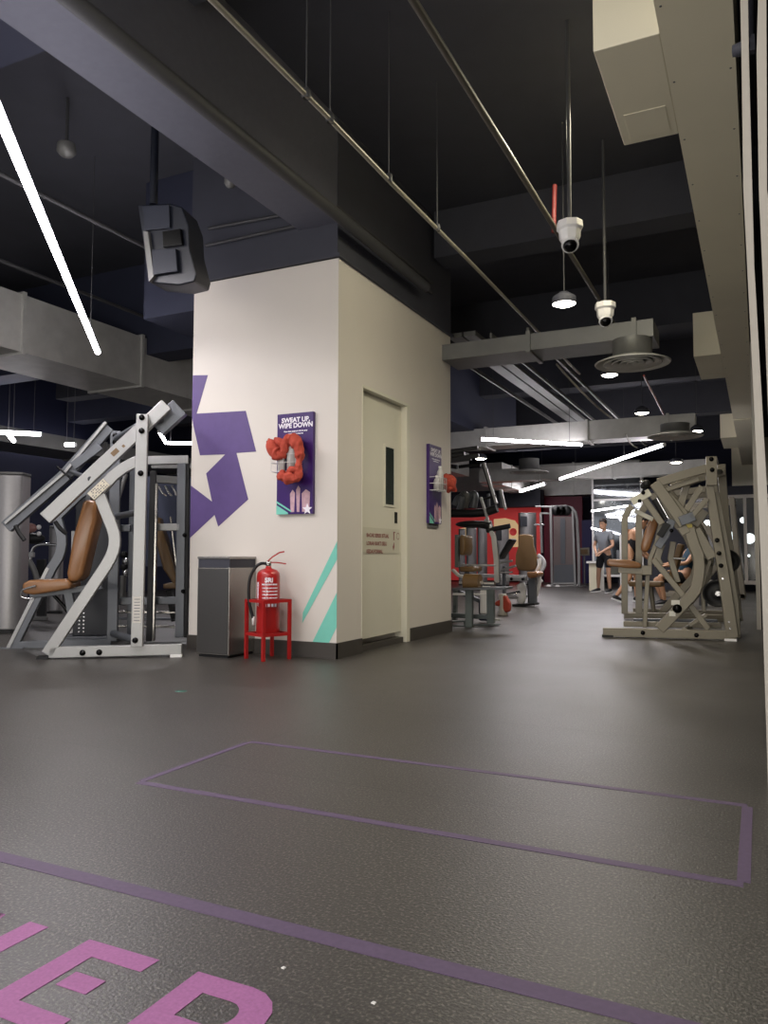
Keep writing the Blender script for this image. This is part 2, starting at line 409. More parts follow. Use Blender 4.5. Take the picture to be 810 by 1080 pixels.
# --- ducts
def duct(name, label, lo, hi, joints, axis, material, cap=None, group=None, jm=None):
    t = thing(name, label, 'duct', ((lo[0]+hi[0])/2, (lo[1]+hi[1])/2, lo[2]), group)
    MB().box(lo, hi).build('duct_body', material, t)
    for j in joints:
        l, h = [v-.025 for v in lo], [v+.025 for v in hi]
        l[axis], h[axis] = j-.022, j+.022
        MB().box(l, h).build('flange', jm or material, t)
    return t
dl = duct('air_duct', 'wide galvanised air duct running left of the pillar under the ceiling', (-7.6, -3, 2.9), (-6.754, 19, 3.5), (1.5, 3.4, 5.42, 7.12, 8.6, 10.4, 12.5), 1, M['galv'], group='ceiling air ducts')
dh = duct('air_duct', 'long low galvanised duct far left beyond the silver tower', (-12.4, -3, 2.72), (-11.3, 25, 2.98), (2, 5, 8, 11, 14, 17), 1, M['galvdark'], group='ceiling air ducts')
yA = Z(2.95, 476, 392).y
a0 = Z(2.95, 690, 371)
yA0 = 7.6
def cross_duct(name, label, px_fl, px_fr, pbl, zb, hgt, xl, joints, material=None, y1=None):
    """duct across the room; px_fl/px_fr front bottom edge pixels"""
    f = Z(zb, *px_fr); b = Z(zb, *pbl)
    return duct(name, label, (xl, f.y, zb), (f.x, min(max(b.y, f.y+.3), f.y+.5), zb+hgt), joints, 0, material or M['galvdark'], group='ceiling air ducts'), f
A, fA = cross_duct('air_duct', 'nearest dull metal duct crossing right of the pillar with round diffuser', (476, 380), (689, 354), (476, 393), 2.95, .17, PXR, (-3.2, -2.1, -1.05), M['galvdark'])
B, fB = cross_duct('air_duct', 'second crossing duct, behind the nearest one, above the long light tube', (480, 486), (733, 457), (476, 490), 2.8, .33, -6.7, (-6.2, -4.4, -2.6, -1.3), M['galv'])
Cc, fC = cross_duct('air_duct', 'third crossing duct, just above the top of the tan seat machine', (480, 510), (757, 498), (500, 512), 2.77, .32, -6.6, (-5, -3.2, -1.6), M['galv'])
D = duct('air_duct', 'rearmost tall duct boxed against the back wall above the cable machine', (-11.1, 24.3, 2.75), (-3.2, 25.15, 3.75), (-10.6, -9.2, -7.9, -6.5, -5.2, -4.1), 0, M['galv'], group='ceiling air ducts')
E_ = duct('air_duct', 'short duct above the weight machines running back along the room', (-6.9, 20.4, 2.78), (-6.3, 23.3, 3.4), (21.3, 22.5), 1, M['galv'], group='ceiling air ducts')
print('ductA', fA, yA, 'B', fB, 'C', fC)
def diffuser(px, z, r, label, zt):
    c = Z(z, *px); t = thing('ceiling_diffuser', label, 'diffuser', (c.x, c.y, z), 'round air diffusers under the ducts')
    MB().lathe(c, [(r*.52, zt-z), (r*.52, .05), (r*.6, .045)], seg=32).build('neck', M['galvdark'], t)
    MB().lathe(c, [(r*.55, .05), (r*.8, .03), (r, .0), (r*.98, -.012), (r*.93, .0), (r*.6, .05)], seg=40).build('outer_ring', M['galv'], t)
    for k, rr in enumerate((.78, .56, .34, .14)):
        MB().lathe(c, [(r*rr*.72, .035), (r*rr, .0), (r*(rr-.03), -.008), (r*rr*.70, .02)], seg=32).build('cone_ring', M['galv'], t)
    return t
diffuser((667, 383), 2.72, .36, 'large round ceiling diffuser under the end of the nearest crossing duct', 2.95)
diffuser((712, 460), 2.62, .40, 'round ceiling diffuser under the end of the second crossing duct', 2.8)
diffuser((558, 498), 2.66, .42, 'dark round diffuser far back beyond the short light tube', 2.95)

# --- pipes, conduits, trays
def pipe(name, label, pts, r, material, cat='pipe', seg=10, hang=None, group=None):
    o = MB().tube(pts, r, seg).build(name, material)
    tag(o, label, cat, group); return o
pipe('fire_main_pipe', 'thick dark pipe running along the beam towards the pillar top', [(-2.93, -2, 3.5), (-2.93, 7.0, 3.5)], .048, M['pipeblack'], seg=16)
pts = [Z(3.3, 225, -2), Z(3.3, 320, 97), Z(3.3, 410, 192), Z(3.3, 465, 255), Z(3.28, 535, 345), Z(3.26, 590, 393)]
cx = -2.14
c1 = thing('hung_conduit', 'long pale conduit pipe hung on thin rods crossing above the pillar', 'pipe', (cx, 5, 3.3))
MB().tube([(cx, -3, 3.3)] + [(cx+random.uniform(-.004, .004), y, 3.3-.006*(i % 2)) for i, y in enumerate((.5, 2, 3.6, 4.5, 6, 8, 10.5))], .015, 10).build('conduit', M['conduit'], c1)
for px, py in ((323, 98), (348, 118), (410, 188), (461, 248)):
    p = X(cx, px, py)
    MB().tube([(cx, p.y, 3.31), (cx, p.y, CZ)], .004, 6).lathe((cx, p.y, 3.3), [(.021, -.02), (.026, 0), (.021, .03), (0, .035)], seg=10).build('hanger_rod', M['pipeblack'], c1)
pipe('ceiling_conduit', 'straight dull conduit running from the top edge towards the white camera domes', [(-1.335, -3, 3.3), (-1.335, 3.5, 3.3), (-1.34, 8.2, 3.3), (-1.36, 10.2, 3.3)], .02, mat('conduit_dull', (92, 88, 80), .5, .2))
pipe('flexible_conduit', 'pale flexible cable sagging between the first two crossing ducts', arc(Z(2.95, 587, 384), Z(2.6, 622, 425), Z(2.62, 645, 441), 8), .011, M['conduit'], 'cable')
pipe('flexible_conduit', 'short pale cable dropping beside the second round diffuser', arc(Z(2.8, 660, 458), Z(2.7, 664, 470), Z(2.65, 672, 472), 8), .012, M['conduit'], 'cable')
for (p, q_, lab) in (((220, 241), (350, 217), 'upper of two thin dark pipes strapped across the black pillar head'), ((217, 259), (350, 230), 'lower of two thin dark pipes strapped across the black pillar head')):
    y_ = PYF-.06; a, b = Y(y_, *p), Y(y_, *q_)
    pipe('wall_pipe', lab, [a, b, b+Vector((.03, .05, 0)), (b.x+.06, 7.4, b.z)], .014, M['pipeblack'])
def tray(px, z, wdt, y0, y1, label, m=None):
    c = Z(z, *px); o = MB().box((c.x-wdt/2, y0, z), (c.x+wdt/2, y1, z+.05)).build('cable_tray', m or M['galvdark'])
    tag(o, label, 'cable tray', 'cable trays along the ceiling')
tray((530, 392), 3.35, .16, 8.3, 16, 'left one of a close pair of grey cable trays behind the nearest duct')
tray((545, 392), 3.35, .14, 8.3, 16, 'right one of a close pair of grey cable trays behind the nearest duct')
tray((506, 395), 3.35, .03, 8.3, 15, 'narrow rail left of the paired grey cable trays')
tray((562, 392), 3.3, .025, 8.3, 15, 'narrow rail right of the paired grey cable trays')
tray((600, 392), 3.4, .03, 8.6, 19, 'thin far ceiling rail running behind the pale sagging cable')
lt = Z(3.45, 60, 290)
for (px, zz_, lab) in (((95, 231), 3.62, 'thin dark pipe crossing the left ceiling behind the loudspeaker'), ((60, 298), 3.66, 'lower thin grey pipe over the wide left duct')):
    c = Z(zz_, *px); pipe('ceiling_pipe', lab, [(c.x, 0, zz_), (c.x, 15, zz_)], .02, M['pipeblack'])
pipe('sprinkler_pipe', 'short red sprinkler pipe hanging beside the first white camera', [Z(3.35, 584, 245), Z(3.35, 584, 245)+Vector((.0, .05, .4))], .018, mat('sprinkler_red', (96, 26, 24), .6))
pipe('sprinkler_pipe', 'dark red tipped pipe under the first round diffuser', [Z(2.9, 679, 396), Z(2.9, 700, 437)], .012, M['red'])
wb = Y(7.35, 520, 300)

# --- lamps
def led(p, q_, r, label, z=None, power=0, rods=True, ss=(.12, .88)):
    d = (q_-p).normalized()
    t = thing('tube_light', label, 'ceiling light', (p+q_)/2, 'linear tube lights')
    MB().tube([p, q_], r, 10).build('tube', M['led'], t)
    MB().tube([p-d*.02, p], r*1.1, 10).tube([q_, q_+d*.02], r*1.1, 10).build('end_cap', M['white'], t)
    if rods:
        for s in ss:
            c = p.lerp(q_, s); MB().tube([c+Vector((0, 0, r)), (c.x, c.y, CZ-.01)], .004, 6).build('suspension_wire', M['pipeblack'], t)
    if power:
        ld = bpy.data.lights.new('tube_light_lamp', 'AREA'); ld.shape = 'RECTANGLE'; ld.size = (q_-p).length*.95; ld.size_y = .08; ld.energy = power; ld.color = (1, .95, .98)
        lo = bpy.data.objects.new('tube_light_lamp', ld); COL.objects.link(lo)
        zz = Vector((0, 0, 1)); yv = zz.cross(d).normalized(); mt = Matrix((d, yv, d.cross(yv))).transposed().to_4x4(); lo.matrix_world = Matrix.Translation((p+q_)/2 - Vector((0, 0, r+.02))) @ mt
    return t
LEDZ = 2.8
P = lambda x, y, z=LEDZ: Z(z, x, y)
a, b = P(3, 130), P(103, 371)
led(b + (a-b)*1.25, b, .026, 'long bright tube light slanting down at the upper left', power=60)
led(P(507, 463, 2.72), P(613, 469, 2.72), .026, 'horizontal tube light in front of the second crossing duct', power=60)
led(P(591, 505, 2.7), P(700, 469, 2.7), .03, 'long slanted tube light ending near the second round diffuser', power=70, ss=(.2, .7))
led(P(549, 518, 2.75), P(575, 510, 2.75), .036, 'short slanted tube light far behind the leg machine', power=30)
led(Z(2.6, -20, 455), Z(2.6, 43, 458), .03, 'horizontal tube light at the far left edge above the silver tower', power=30)
led(Z(2.6, 8, 457), Z(2.6, 14.5, 465), .03, 'short stub tube light angled off the far left one')
led(Z(2.6, 69, 469), Z(2.6, 79, 469), .03, 'tiny tube light glimpsed behind the far lever arm')
led(Z(2.9, 168, 455), Z(2.9, 175, 467), .028, 'short arm of the bent tube light left of the pillar')
led(Z(2.9, 175, 467), Z(2.9, 215, 468), .028, 'long arm of the bent tube light left of the pillar', power=25)
led(Vector((-12.8, 9.5, 3.05)), Vector((-12.8, 12, 3.05)), .01, 'thin faint strip light high on the far left wall', rods=False)
def downlight(px, z, label, power=25, r=.085, col=(1, .9, .75)):
    c = Z(z, *px); t = thing('pendant_downlight', label, 'ceiling light', c, 'round pendant downlights')
    MB().lathe(c, [(r*1.0, .0), (r*1.05, .02), (r*1.0, .06), (r*.4, .10), (0, .10)], seg=24).build('housing', M['darkbeam'], t)
    MB().lathe(c, [(r*.97, .004), (r*.6, -.012), (0, -.016)], seg=24).build('lens', M['lamp'], t)
    MB().tube([c+Vector((0, 0, .1)), (c.x, c.y, CZ)], .005, 6).build('cord', M['pipeblack'], t)
    ld = bpy.data.lights.new('downlight_lamp', 'SPOT'); ld.energy = power; ld.color = col; ld.spot_size = 2.7; ld.spot_blend = .8; ld.shadow_soft_size = r
    lo = bpy.data.objects.new('downlight_lamp', ld); COL.objects.link(lo); lo.location = c - Vector((0, 0, .04))
downlight((595, 321), 2.9, 'nearest glowing round downlight under the first white camera', 70, .095)
downlight((643, 396), 2.85, 'round downlight glowing beside the first round diffuser', 70, .09)
downlight((677, 436), 2.85, 'round downlight between the first and second round diffusers', 80, .095)
downlight((735, 455), 2.75, 'round downlight right against the second round diffuser', 40, .09)
downlight((713, 488), 2.8, 'farthest round downlight above the tan seat machine', 80, .12)
downlight((507, 484), 2.7, 'round downlight close to the pillar edge above the slanted rack post', 60, .11)
# bare fill lamps added at ceiling height to brighten the pillar and foreground
for (x, y, e) in ((-3.6, -.6, 50), (-1.3, 1.2, 50), (-2.6, -3, 110), (-6.2, 1.2, 60), (-6.5, -2.6, 60), (-.75, 5.4, 60)):
    c = Vector((x, y, 3.9)); ld = bpy.data.lights.new('ceiling_fill_lamp', 'AREA'); ld.shape = 'RECTANGLE'; ld.size = 1.4; ld.size_y = .25; ld.energy = e; ld.color = (1, .95, .9) if x < -.8 else (1, .93, .72)
    lo = bpy.data.objects.new('ceiling_fill_lamp', ld); COL.objects.link(lo); lo.location = c

# unseen fill light added behind the camera for pillar, ducts and soffit
ld = bpy.data.lights.new('front_fill_light', 'AREA'); ld.shape = 'RECTANGLE'; ld.size = 4; ld.size_y = 1.6; ld.energy = 95; ld.color = (1, .95, .92)
lo = bpy.data.objects.new('front_fill_light', ld); COL.objects.link(lo); lo.location = (-2.2, -4.6, 1.2)
lo.rotation_euler = Vector((-.1, 1, .28)).to_track_quat('-Z', 'Z').to_euler()

ld = bpy.data.lights.new('low_fill_light', 'AREA'); ld.shape = 'RECTANGLE'; ld.size = 1.6; ld.size_y = 1.2; ld.energy = 85; ld.color = (1, .95, .84)  # unseen low fill added behind the camera, aimed up at the soffit
lo = bpy.data.objects.new('low_fill_light', ld); COL.objects.link(lo); lo.location = (-.7, -2.6, .5)
lo.rotation_euler = Vector((.06, 1, .62)).to_track_quat('-Z', 'Z').to_euler()

# --- cctv domes, detectors, loudspeaker
def cctv(px, z, label, r=.085):
    c = Z(z, *px); t = thing('dome_camera', label, 'security camera', c, 'white dome security cameras')
    MB().lathe(c, [(r*1.15, .10), (r*1.2, .055), (r*1.0, .04), (r*.95, -.01), (r*.8, -.03)], seg=8).build('mount_plate', M['white'], t, bevel=.004)
    MB().lathe(c, [(r*.9, .05), (r*.88, -.01), (r*.74, -.035), (r*.55, -.04)], seg=24).build('housing', M['white'], t)
    MB().ball(c-Vector((0, 0, .052)), r*.66, 16).build('dome', M['boltm'], t)
    ring = MB(); ring.lathe(c-Vector((0, 0, .045)), [(r*.60, -.02), (r*.74, -.028), (r*.78, -.012), (r*.7, 0)], Vector((-.2, .5, .8)), 20); ring.build('dome_ring', M['white'], t)
    MB().tube([c+Vector((0, 0, .1)), (c.x, c.y, CZ)], .014, 10).build('drop_pipe', M['pipeblack'], t)
cctv((601, 250), 2.95, 'nearer white dome security camera on a ceiling drop pipe', .075)
cctv((638.5, 332), 2.9, 'farther white dome security camera above the first crossing duct', .075)
for px, z_, lab in (((70, 164), 3.98, 'white smoke detector on the dark ceiling at upper left'), ((243, 197), 3.9, 'small dark sprinkler head between beam and pillar')):
    c = Z(z_, *px); t = thing('smoke_detector' if 'smoke' in lab else 'ceiling_sprinkler', lab, 'detector', c)
    k = 1 if 'smoke' in lab else .7
    MB().lathe(c, [(.07*k, .09), (.075*k, .03), (.05*k, .0), (0, -.01)], seg=20).build('detector_head', M['galvdark'], t)
    MB().tube([c+Vector((0, 0, .08)), (c.x, c.y, CZ)], .012, 8).build('stem', M['pipeblack'], t)
# loudspeaker
ys = 3.9
W, _, _ = yplane(ys)
sp = thing('loudspeaker', 'black angular loudspeaker hung from the ceiling left of the pillar', 'loudspeaker', W(185, 300))
def facet(mb, front, back):
    n = len(front); mb.add([Vector(p) for p in front+back], [tuple(range(n)), tuple(range(2*n-1, n-1, -1))] + [(i, (i+1) % n, n+(i+1) % n, n+i) for i in range(n)])
fb = [W(145, 216), W(179, 214), W(192, 218), W(199, 238), W(200, 262), W(207, 289), W(205, 297), W(189, 301), W(157, 298)]
bk_ = [p+Vector((-.12, .30, .05)) for p in fb]
m_ = MB(); facet(m_, fb, bk_); m_.build('cabinet', M['speaker'], sp, bevel=.012)
m_ = MB(); m_.prism([W(160, 263, -.03), W(185, 262, -.03), W(187, 286, -.03), W(161, 290, -.03)], (0, .03, 0)); m_.build('horn_grille', M['grille'], sp, bevel=.004)
m_ = MB(); m_.prism([W(150, 217, -.02), W(178, 216, -.02), W(179, 240, -.02), W(152, 243, -.02)], (0, .02, 0)); m_.build('upper_grille', M['grille'], sp, bevel=.004)
m_ = MB(); m_.prism([W(171, 244, -.025), W(190, 241, -.025), W(192, 258, -.025), W(172, 261, -.025)], (0, .02, 0)); m_.build('port_panel', M['boltm'], sp, bevel=.004)
m_ = MB(); m_.prism([W(151, 244, -.025), W(156, 244, -.025), W(162, 291, -.025), W(157, 297, -.025)], (0, .03, 0)); m_.build('side_fin', M['galvdark'], sp)
tt = W(166, 150, .1); tt.z = CZ
m_ = MB().tube([W(162, 216, .1), Vector((W(162, 216, .1).x+.0, ys+.1, CZ))], .028, 12)
m_.obox(Vector((W(162, 216, .1).x, ys+.1, CZ-.02)), VX, VY, VZ, .22, .14, .04).build('ceiling_bracket', M['speaker'], sp)
m_ = MB().tube(arc(W(199, 238, .1), W(203, 262, .1), W(205, 275, .1)), .008, 8).ball(W(197, 240, .02), .014, 8); m_.build('cable_plug', M['galvdark'], sp)

# ================================================================== WIPE-DOWN BOARDS
def wipe_board(root_loc, O, ax, ay, n, wd, ht, label, rag_label, bottles_label, side=False):
    """O = top-left corner on the wall; ax across, n out of the wall"""
    t = thing('cleaning_board', label, 'notice board', root_loc, 'sweat up wipe down boards')
    T = .035
    def at(u, v, k): return O + ax*(u*wd) - VZ*(v*ht) + n*k
    b = MB().prism([at(0,0,0), at(1,0,0), at(1,1,0), at(0,1,0)], n*T).build('backing_board', M['board'], t, bevel=.003)
    tx = MB(); z = T+.002
    for k, (s, v, bo) in enumerate((('SWEAT UP,', .09, .006), ('WIPE DOWN', .145, .006))):
        text_on(tx, s, wd*.158, at(.52, v, z), ax, VZ, n*0, bold=.0022)
    text_on(tx, 'Please clean equipment with the spray', wd*.042, at(.52, .185, z), ax, VZ, n*0, bold=.001)
    text_on(tx, 'provided after every use', wd*.042, at(.52, .21, z), ax, VZ, n*0, bold=.001)
    tx.build('heading_text', M['text'], t)
    pic = MB()
    for u0, u1, v0, v1, c in ((.38, .52, .76, .98, 0), (.55, .66, .72, .98, 0), (.70, .93, .76, .98, 0)):
        pic.prism([at(u0, v0+.04, z-.001), at((u0+u1)/2, v0, z-.001), at(u1, v0+.03, z-.001), at(u1-.02, v1, z-.001), at(u0+.02, v1, z-.001)], n*.001)
    pic.build('photo_figures', M['boardglow'], t)
    tl = MB()
    tl.prism([at(.0, .865, z-.001), at(.42, .965, z-.001), at(.42, .98, z-.001), at(0, .885, z-.001)], n*.0012)
    tl.prism([at(.0, .905, z-.001), at(.33, .985, z-.001), at(.33, 1, z-.001), at(0, 1, z-.001)], n*.0012)
    tl.build('teal_chevrons', M['teal'], t)
    em = MB(); cxx, cyy = .86, .955
    pts_ = []
    for k in range(10):
        a = PI/2 + k*PI/5; r = .042 if k % 2 == 0 else .018
        pts_.append(at(cxx, cyy, z) + ax*(math.cos(a)*r*wd/.3) + VZ*(math.sin(a)*r*wd/.3))
    em.prism(pts_, n*.001); em.build('star_emblem', M['text'], t)
    # wire basket
    wk = MB(); d0 = .035
    for v in (.42, .5, .585):
        if True:
            ring = [at(.02, v, d0), at(.02, v, .13), at(.70, v, .13), at(.70, v, d0)]
            wk.tube(ring, .003, 6)
    for u in (.02, .18, .36, .54, .70): wk.tube([at(u, .42, .13), at(u, .585, .13), at(u, .585, d0)], .0022, 6)
    wk.build('wire_basket', M['wire'], t)
    # spray bottles in the basket
    for i, (u, vb, hh, rr) in enumerate(((.23, .585, .13, .033), (.50, .585, .235, .037))):
        bt = thing('spray_bottle', bottles_label[i], 'bottle', at(u, vb, .085), 'frosted spray bottles in the wall baskets')
        base = at(u, vb, .085)+VZ*.003
        MB().lathe(base, [(0, 0), (rr, 0), (rr, hh*.72), (rr*.8, hh*.85), (rr*.4, hh*.95), (rr*.4, hh)], seg=20).build('bottle_body', M['bottle'], bt)
        MB().lathe(base, [(rr*.45, hh), (rr*.48, hh+.02), (0, hh+.022)], seg=14).build('cap', M['white'], bt)
    # crumpled red cloth
    cl = MB(); rnd = random.Random(3)
    if not side:
        loop = [(-.12,.30,.07),(-.02,.34,.10),(.12,.38,.12),(.25,.42,.12),(.38,.39,.13),(.42,.32,.13),(.55,.27,.14),(.68,.29,.14),(.78,.36,.14),(.82,.46,.14),(.80,.55,.15),(.84,.62,.15),(.78,.66,.15),(.60,.66,.16),(.42,.645,.16),(.30,.62,.15)]
        rad = [.03,.05,.06,.05,.035,.04,.05,.05,.04,.035,.03,.035,.035,.045,.04,.02]
        lp = smooth([at(u, v, k) for u, v, k in loop], 4)
        rr_ = [max(.012, rad[min(int(i/4), len(rad)-1)]*rnd.uniform(.6, 1.25)) for i in range(len(lp))]
        cl.tube(lp, rr_, 16)
        cl.tube([at(-.1,.28,.09), at(.02,.32,.13), at(.1,.40,.13), at(.22,.46,.12)], [.03,.055,.05,.02], 12)
        cl.tube([at(.05,.27,.08), at(.25,.29,.12), at(.40,.33,.12)], [.025,.045,.02], 12)
        cl.tube([at(.5,.62,.14), at(.64,.57,.16), at(.78,.58,.15)], [.02,.035,.02], 12)
    else:
        cl.ball(at(.92, .45, .10), .075, 14, (1, 1, 1.1)); cl.tube([at(.95,.38,.12), at(1.1,.42,.15), at(1.05,.52,.14), at(.9,.56,.12)], [.03,.055,.05,.03], 12)
        cl.tube([at(.8,.42,.12), at(1.0,.50,.17), at(1.15,.56,.16)], [.03,.04,.02], 12)
    for v in cl.v:
        v += Vector((rnd.uniform(-1, 1), rnd.uniform(-1, 1), rnd.uniform(-1, 1)))*.014
    o = cl.build('cleaning_cloth', M['redcloth'], None, sub=1)
    tag(o, rag_label, 'cloth')
p0, p1 = Y(PYF, 295, 438), Y(PYF, 332, 542)
wipe_board(Vector((p0.x, PYF, p1.z)), Vector((p0.x, PYF, p0.z)), VX, VZ, -VY, p1.x-p0.x, p0.z-p1.z,
    'purple wall board reading SWEAT UP, WIPE DOWN above the bin and extinguisher',
    'crumpled red cloth draped over the basket left of the pillar corner',
    ('shorter frosted bottle, left in the basket under the draped red cloth', 'taller frosted bottle, right in the basket under the draped red cloth'))
p0, p1 = X(PXR, 449.5, 468), X(PXR, 462.5, 553)
wipe_board(Vector((PXR, p0.y, p1.z)), Vector((PXR, p0.y, p0.z)), VY, VZ, VX, p1.y-p0.y, p0.z-p1.z,
    'purple wall board reading SWEAT UP, WIPE DOWN to the right of the white door',
    'crumpled red cloth hanging off the board beside the door',
    ('shorter frosted bottle in the basket of the board beside the door', 'taller frosted bottle in the basket of the board beside the door'), side=True)
q0, q1 = X(PXR, 449, 552), X(PXR, 461, 557)
tag(MB().box((PXR, q0.y+.03, q1.z), (PXR+.015, q1.y, q0.z+.02)).build('bracket_strip', M['galvdark']), 'grey strip under the purple board beside the door', 'bracket')

# ================================================================== BIN
f0, f1 = Z(0, 207, 692), Z(0, 241, 694.5)
bx_ = (f1-f0); wdt = bx_.length; bx_.normalize(); by_ = Vector((-bx_.y, bx_.x, 0)); f2 = Z(0, 270, 690)
dep = .36
bh = w_ = plane(f0, f1)[0](224, 587).z
bn = thing('waste_bin', 'square brushed steel waste bin standing against the white pillar', 'bin', f0)
cc = f0 + bx_*wdt/2 + by_*dep/2
MB().obox(cc+VZ*(.02+(bh-.11)/2), bx_, by_, VZ, wdt, dep, bh-.11).build('bin_body', M['brushed'], bn, bevel=.006)
MB().obox(f0+bx_*wdt/2-by_*.002+VZ*(.025+(bh-.12)/2), bx_, by_, VZ, wdt-.02, .004, bh-.13).build('front_shade_sheet', M['binfrontshade'], bn)  # darker steel sheet puts the shade of the bin front into its colour
MB().obox(cc+VZ*(bh-.055), bx_, by_, VZ, wdt-.006, dep-.006, .075).build('lid_band', M['darkbeam'], bn, bevel=.003)
MB().obox(cc+VZ*(bh-.01), bx_, by_, VZ, wdt+.006, dep+.006, .02).build('lid', M['brushed'], bn, bevel=.004)
MB().obox(cc+VZ*.01, bx_, by_, VZ, wdt-.03, dep-.03, .02).build('plinth', M['rubber'], bn)

# ================================================================== EXTINGUISHER + STAND
c3 = [Z(0, 271, 692), Z(0, 297, 697), Z(0, 318, 693)]
e1 = (c3[1]-c3[0]); s1_ = .30
ctr = Vector((c3[1].x-.02, c3[1].y+.24, 0))
ang = math.radians(26+42)
ex, ey = Vector((math.cos(ang), math.sin(ang), 0)), Vector((-math.sin(ang), math.cos(ang), 0))
S = .245
ctr = Vector((Z(0, 295.5, 692).x, PYF-.235, 0)); dctr = (ctr-C0).dot(fwd)
hs = plane(ctr+Vector((-1, -.2, 0)), ctr+Vector((1, -.2, 0)))[0](297, 634).z
stn = thing('extinguisher_stand', 'red welded steel stand holding the extinguisher beside the bin', 'stand', ctr)
for sx_, sy_ in ((-1,-1),(1,-1),(1,1),(-1,1)):
    p = ctr + ex*sx_*S/2 + ey*sy_*S/2
    MB().obox(p+VZ*hs/2, ex, ey, VZ, .024, .024, hs).build('leg', M['red'], stn)
for zz in (hs-.012, .20):
    m_ = MB()
    for k in (-1, 1):
        m_.obox(ctr+ey*k*S/2+VZ*zz, ex, ey, VZ, S-.024, .02, .024); m_.obox(ctr+ex*k*S/2+VZ*zz, ex, ey, VZ, .02, S-.024, .024)
    if zz < .3: m_.obox(ctr+VZ*(zz-.004), ex, ey, VZ, S-.02, S-.02, .006)
    m_.build('top_rim' if zz > .3 else 'shelf', M['red'], stn)
fe = thing('fire_extinguisher', 'red dry powder fire extinguisher with black hose in its stand', 'fire extinguisher', ctr+VZ*.2)
R_ = .094; zb = .20
ztop = plane(ctr+Vector((-1, 0, 0)), ctr+Vector((1, 0, 0)))[0](293, 600).z
MB().lathe(ctr+VZ*zb, [(0, 0), (R_*.92, 0), (R_, .015), (R_, ztop-zb-.06), (R_*.93, ztop-zb-.03), (R_*.7, ztop-zb-.008), (R_*.28, ztop-zb+.004), (R_*.2, ztop-zb+.03), (0, ztop-zb+.03)], seg=36).build('cylinder', M['red'], fe)
vd = (C0-ctr); vd.z = 0; vd.normalize(); sd = Vector((-vd.y, vd.x, 0))
if sd.dot(rt) < 0: sd = -sd
def wrap(mb, body, size, ang0, z, rot=False, bold=.001):
    vs, fs = text2d(body, size, bold=bold)
    out = []
    for v in vs:
        u, h = (v.x, v.y) if not rot else (-v.y, v.x)
        a = ang0 + u/R_; out.append(ctr + (vd*math.cos(a)+sd*math.sin(a))*(R_+.0015) + VZ*(z+h))
    mb.add(out, fs)
m_ = MB(); wrap(m_, 'SRI', .05, .05, ztop-.105, bold=.002)
wrap(m_, 'FIRE EXTINGUISHER', .0145, .12, ztop-.128)
for k in range(4): wrap(m_, '1 PULL PIN AND SQUEEZE', .011, .15, ztop-.155-.026*k)
for k in range(4): m_.add([ctr + (vd*math.cos(a)+sd*math.sin(a))*(R_+.0015) + VZ*z for a, z in ((-.35+.3*k, ztop-.30), (-.35+.3*k+.2, ztop-.30), (-.35+.3*k+.2, ztop-.275), (-.35+.3*k, ztop-.275))], [(0,1,2,3)])
m_.build('label_text', M['text'], fe)
m_ = MB(); wrap(m_, 'ABC POWDER', .030, -.92, ztop-.20, rot=True, bold=.0015); m_.build('side_label', M['text'], fe)
hv = ctr+VZ*(ztop+.03)
MB().lathe(hv-VZ*.01, [(.02, 0), (.024, .01), (.022, .04), (0, .045)], seg=16).build('valve', M['brushed'], fe)
m_ = MB(); m_.bar([hv+VZ*.028-sd*.01, hv+VZ*.065+sd*.03, hv+VZ*.10+sd*.085, hv+VZ*.108+sd*.125], .012, .02, vd); m_.build('lever', M['red'], fe)
m_ = MB(); m_.bar([hv+VZ*.022-sd*.01, hv+VZ*.020+sd*.07, hv+VZ*.010+sd*.14], .010, .02, vd); m_.build('carry_handle', M['red'], fe)
hp = [hv-sd*.015+VZ*.01, hv-sd*.06+VZ*.012, hv-sd*.105-VZ*.02, hv-sd*.145-VZ*.10, hv-sd*.155-VZ*.20, hv-sd*.15-VZ*.30, hv-sd*.13-VZ*.38, hv-sd*.115-VZ*.43]
MB().tube(smooth(hp), .0125, 12).build('hose', M['rubber'], fe)
MB().lathe(hp[-1], [(.013, .02), (.014, 0), (.011, -.05), (.009, -.05)], seg=12).build('nozzle', M['white'], fe)

# ================================================================== FLOOR MARKINGS
def tapeline(mb, a, b, w=.03):
    a, b = Vector(a), Vector(b); d = (b-a).normalized(); s = Vector((-d.y, d.x, 0))*w/2
    mb.prism([a+s, b+s, b-s, a-s], (0, 0, .0012))
x0, x1, y0, y1 = -2.045, -.055, 2.182, 2.868
m_ = MB(); tapeline(m_, (x0, y0, 0), (x1, y0, 0), .034); tapeline(m_, (x0, y1, 0), (x1, y1, 0), .03); tapeline(m_, (x0, y0+.017, 0), (x0, y1-.015, 0), .03); tapeline(m_, (x1, y0+.017, 0), (x1, y1-.015, 0), .032)
tag(m_.build('tape_rectangle', M['tape']), 'faded purple tape rectangle marked on the dark rubber floor', 'floor marking')
m_ = MB(); tapeline(m_, (-3.4, 1.487, 0), (.9, 1.487, 0), .05)
tag(m_.build('tape_line', M['tape']), 'long faded purple tape line crossing the floor nearest the lettering', 'floor marking')
def fz(x, y): return Z(0, x/2.53125, 940+y/2.53125)
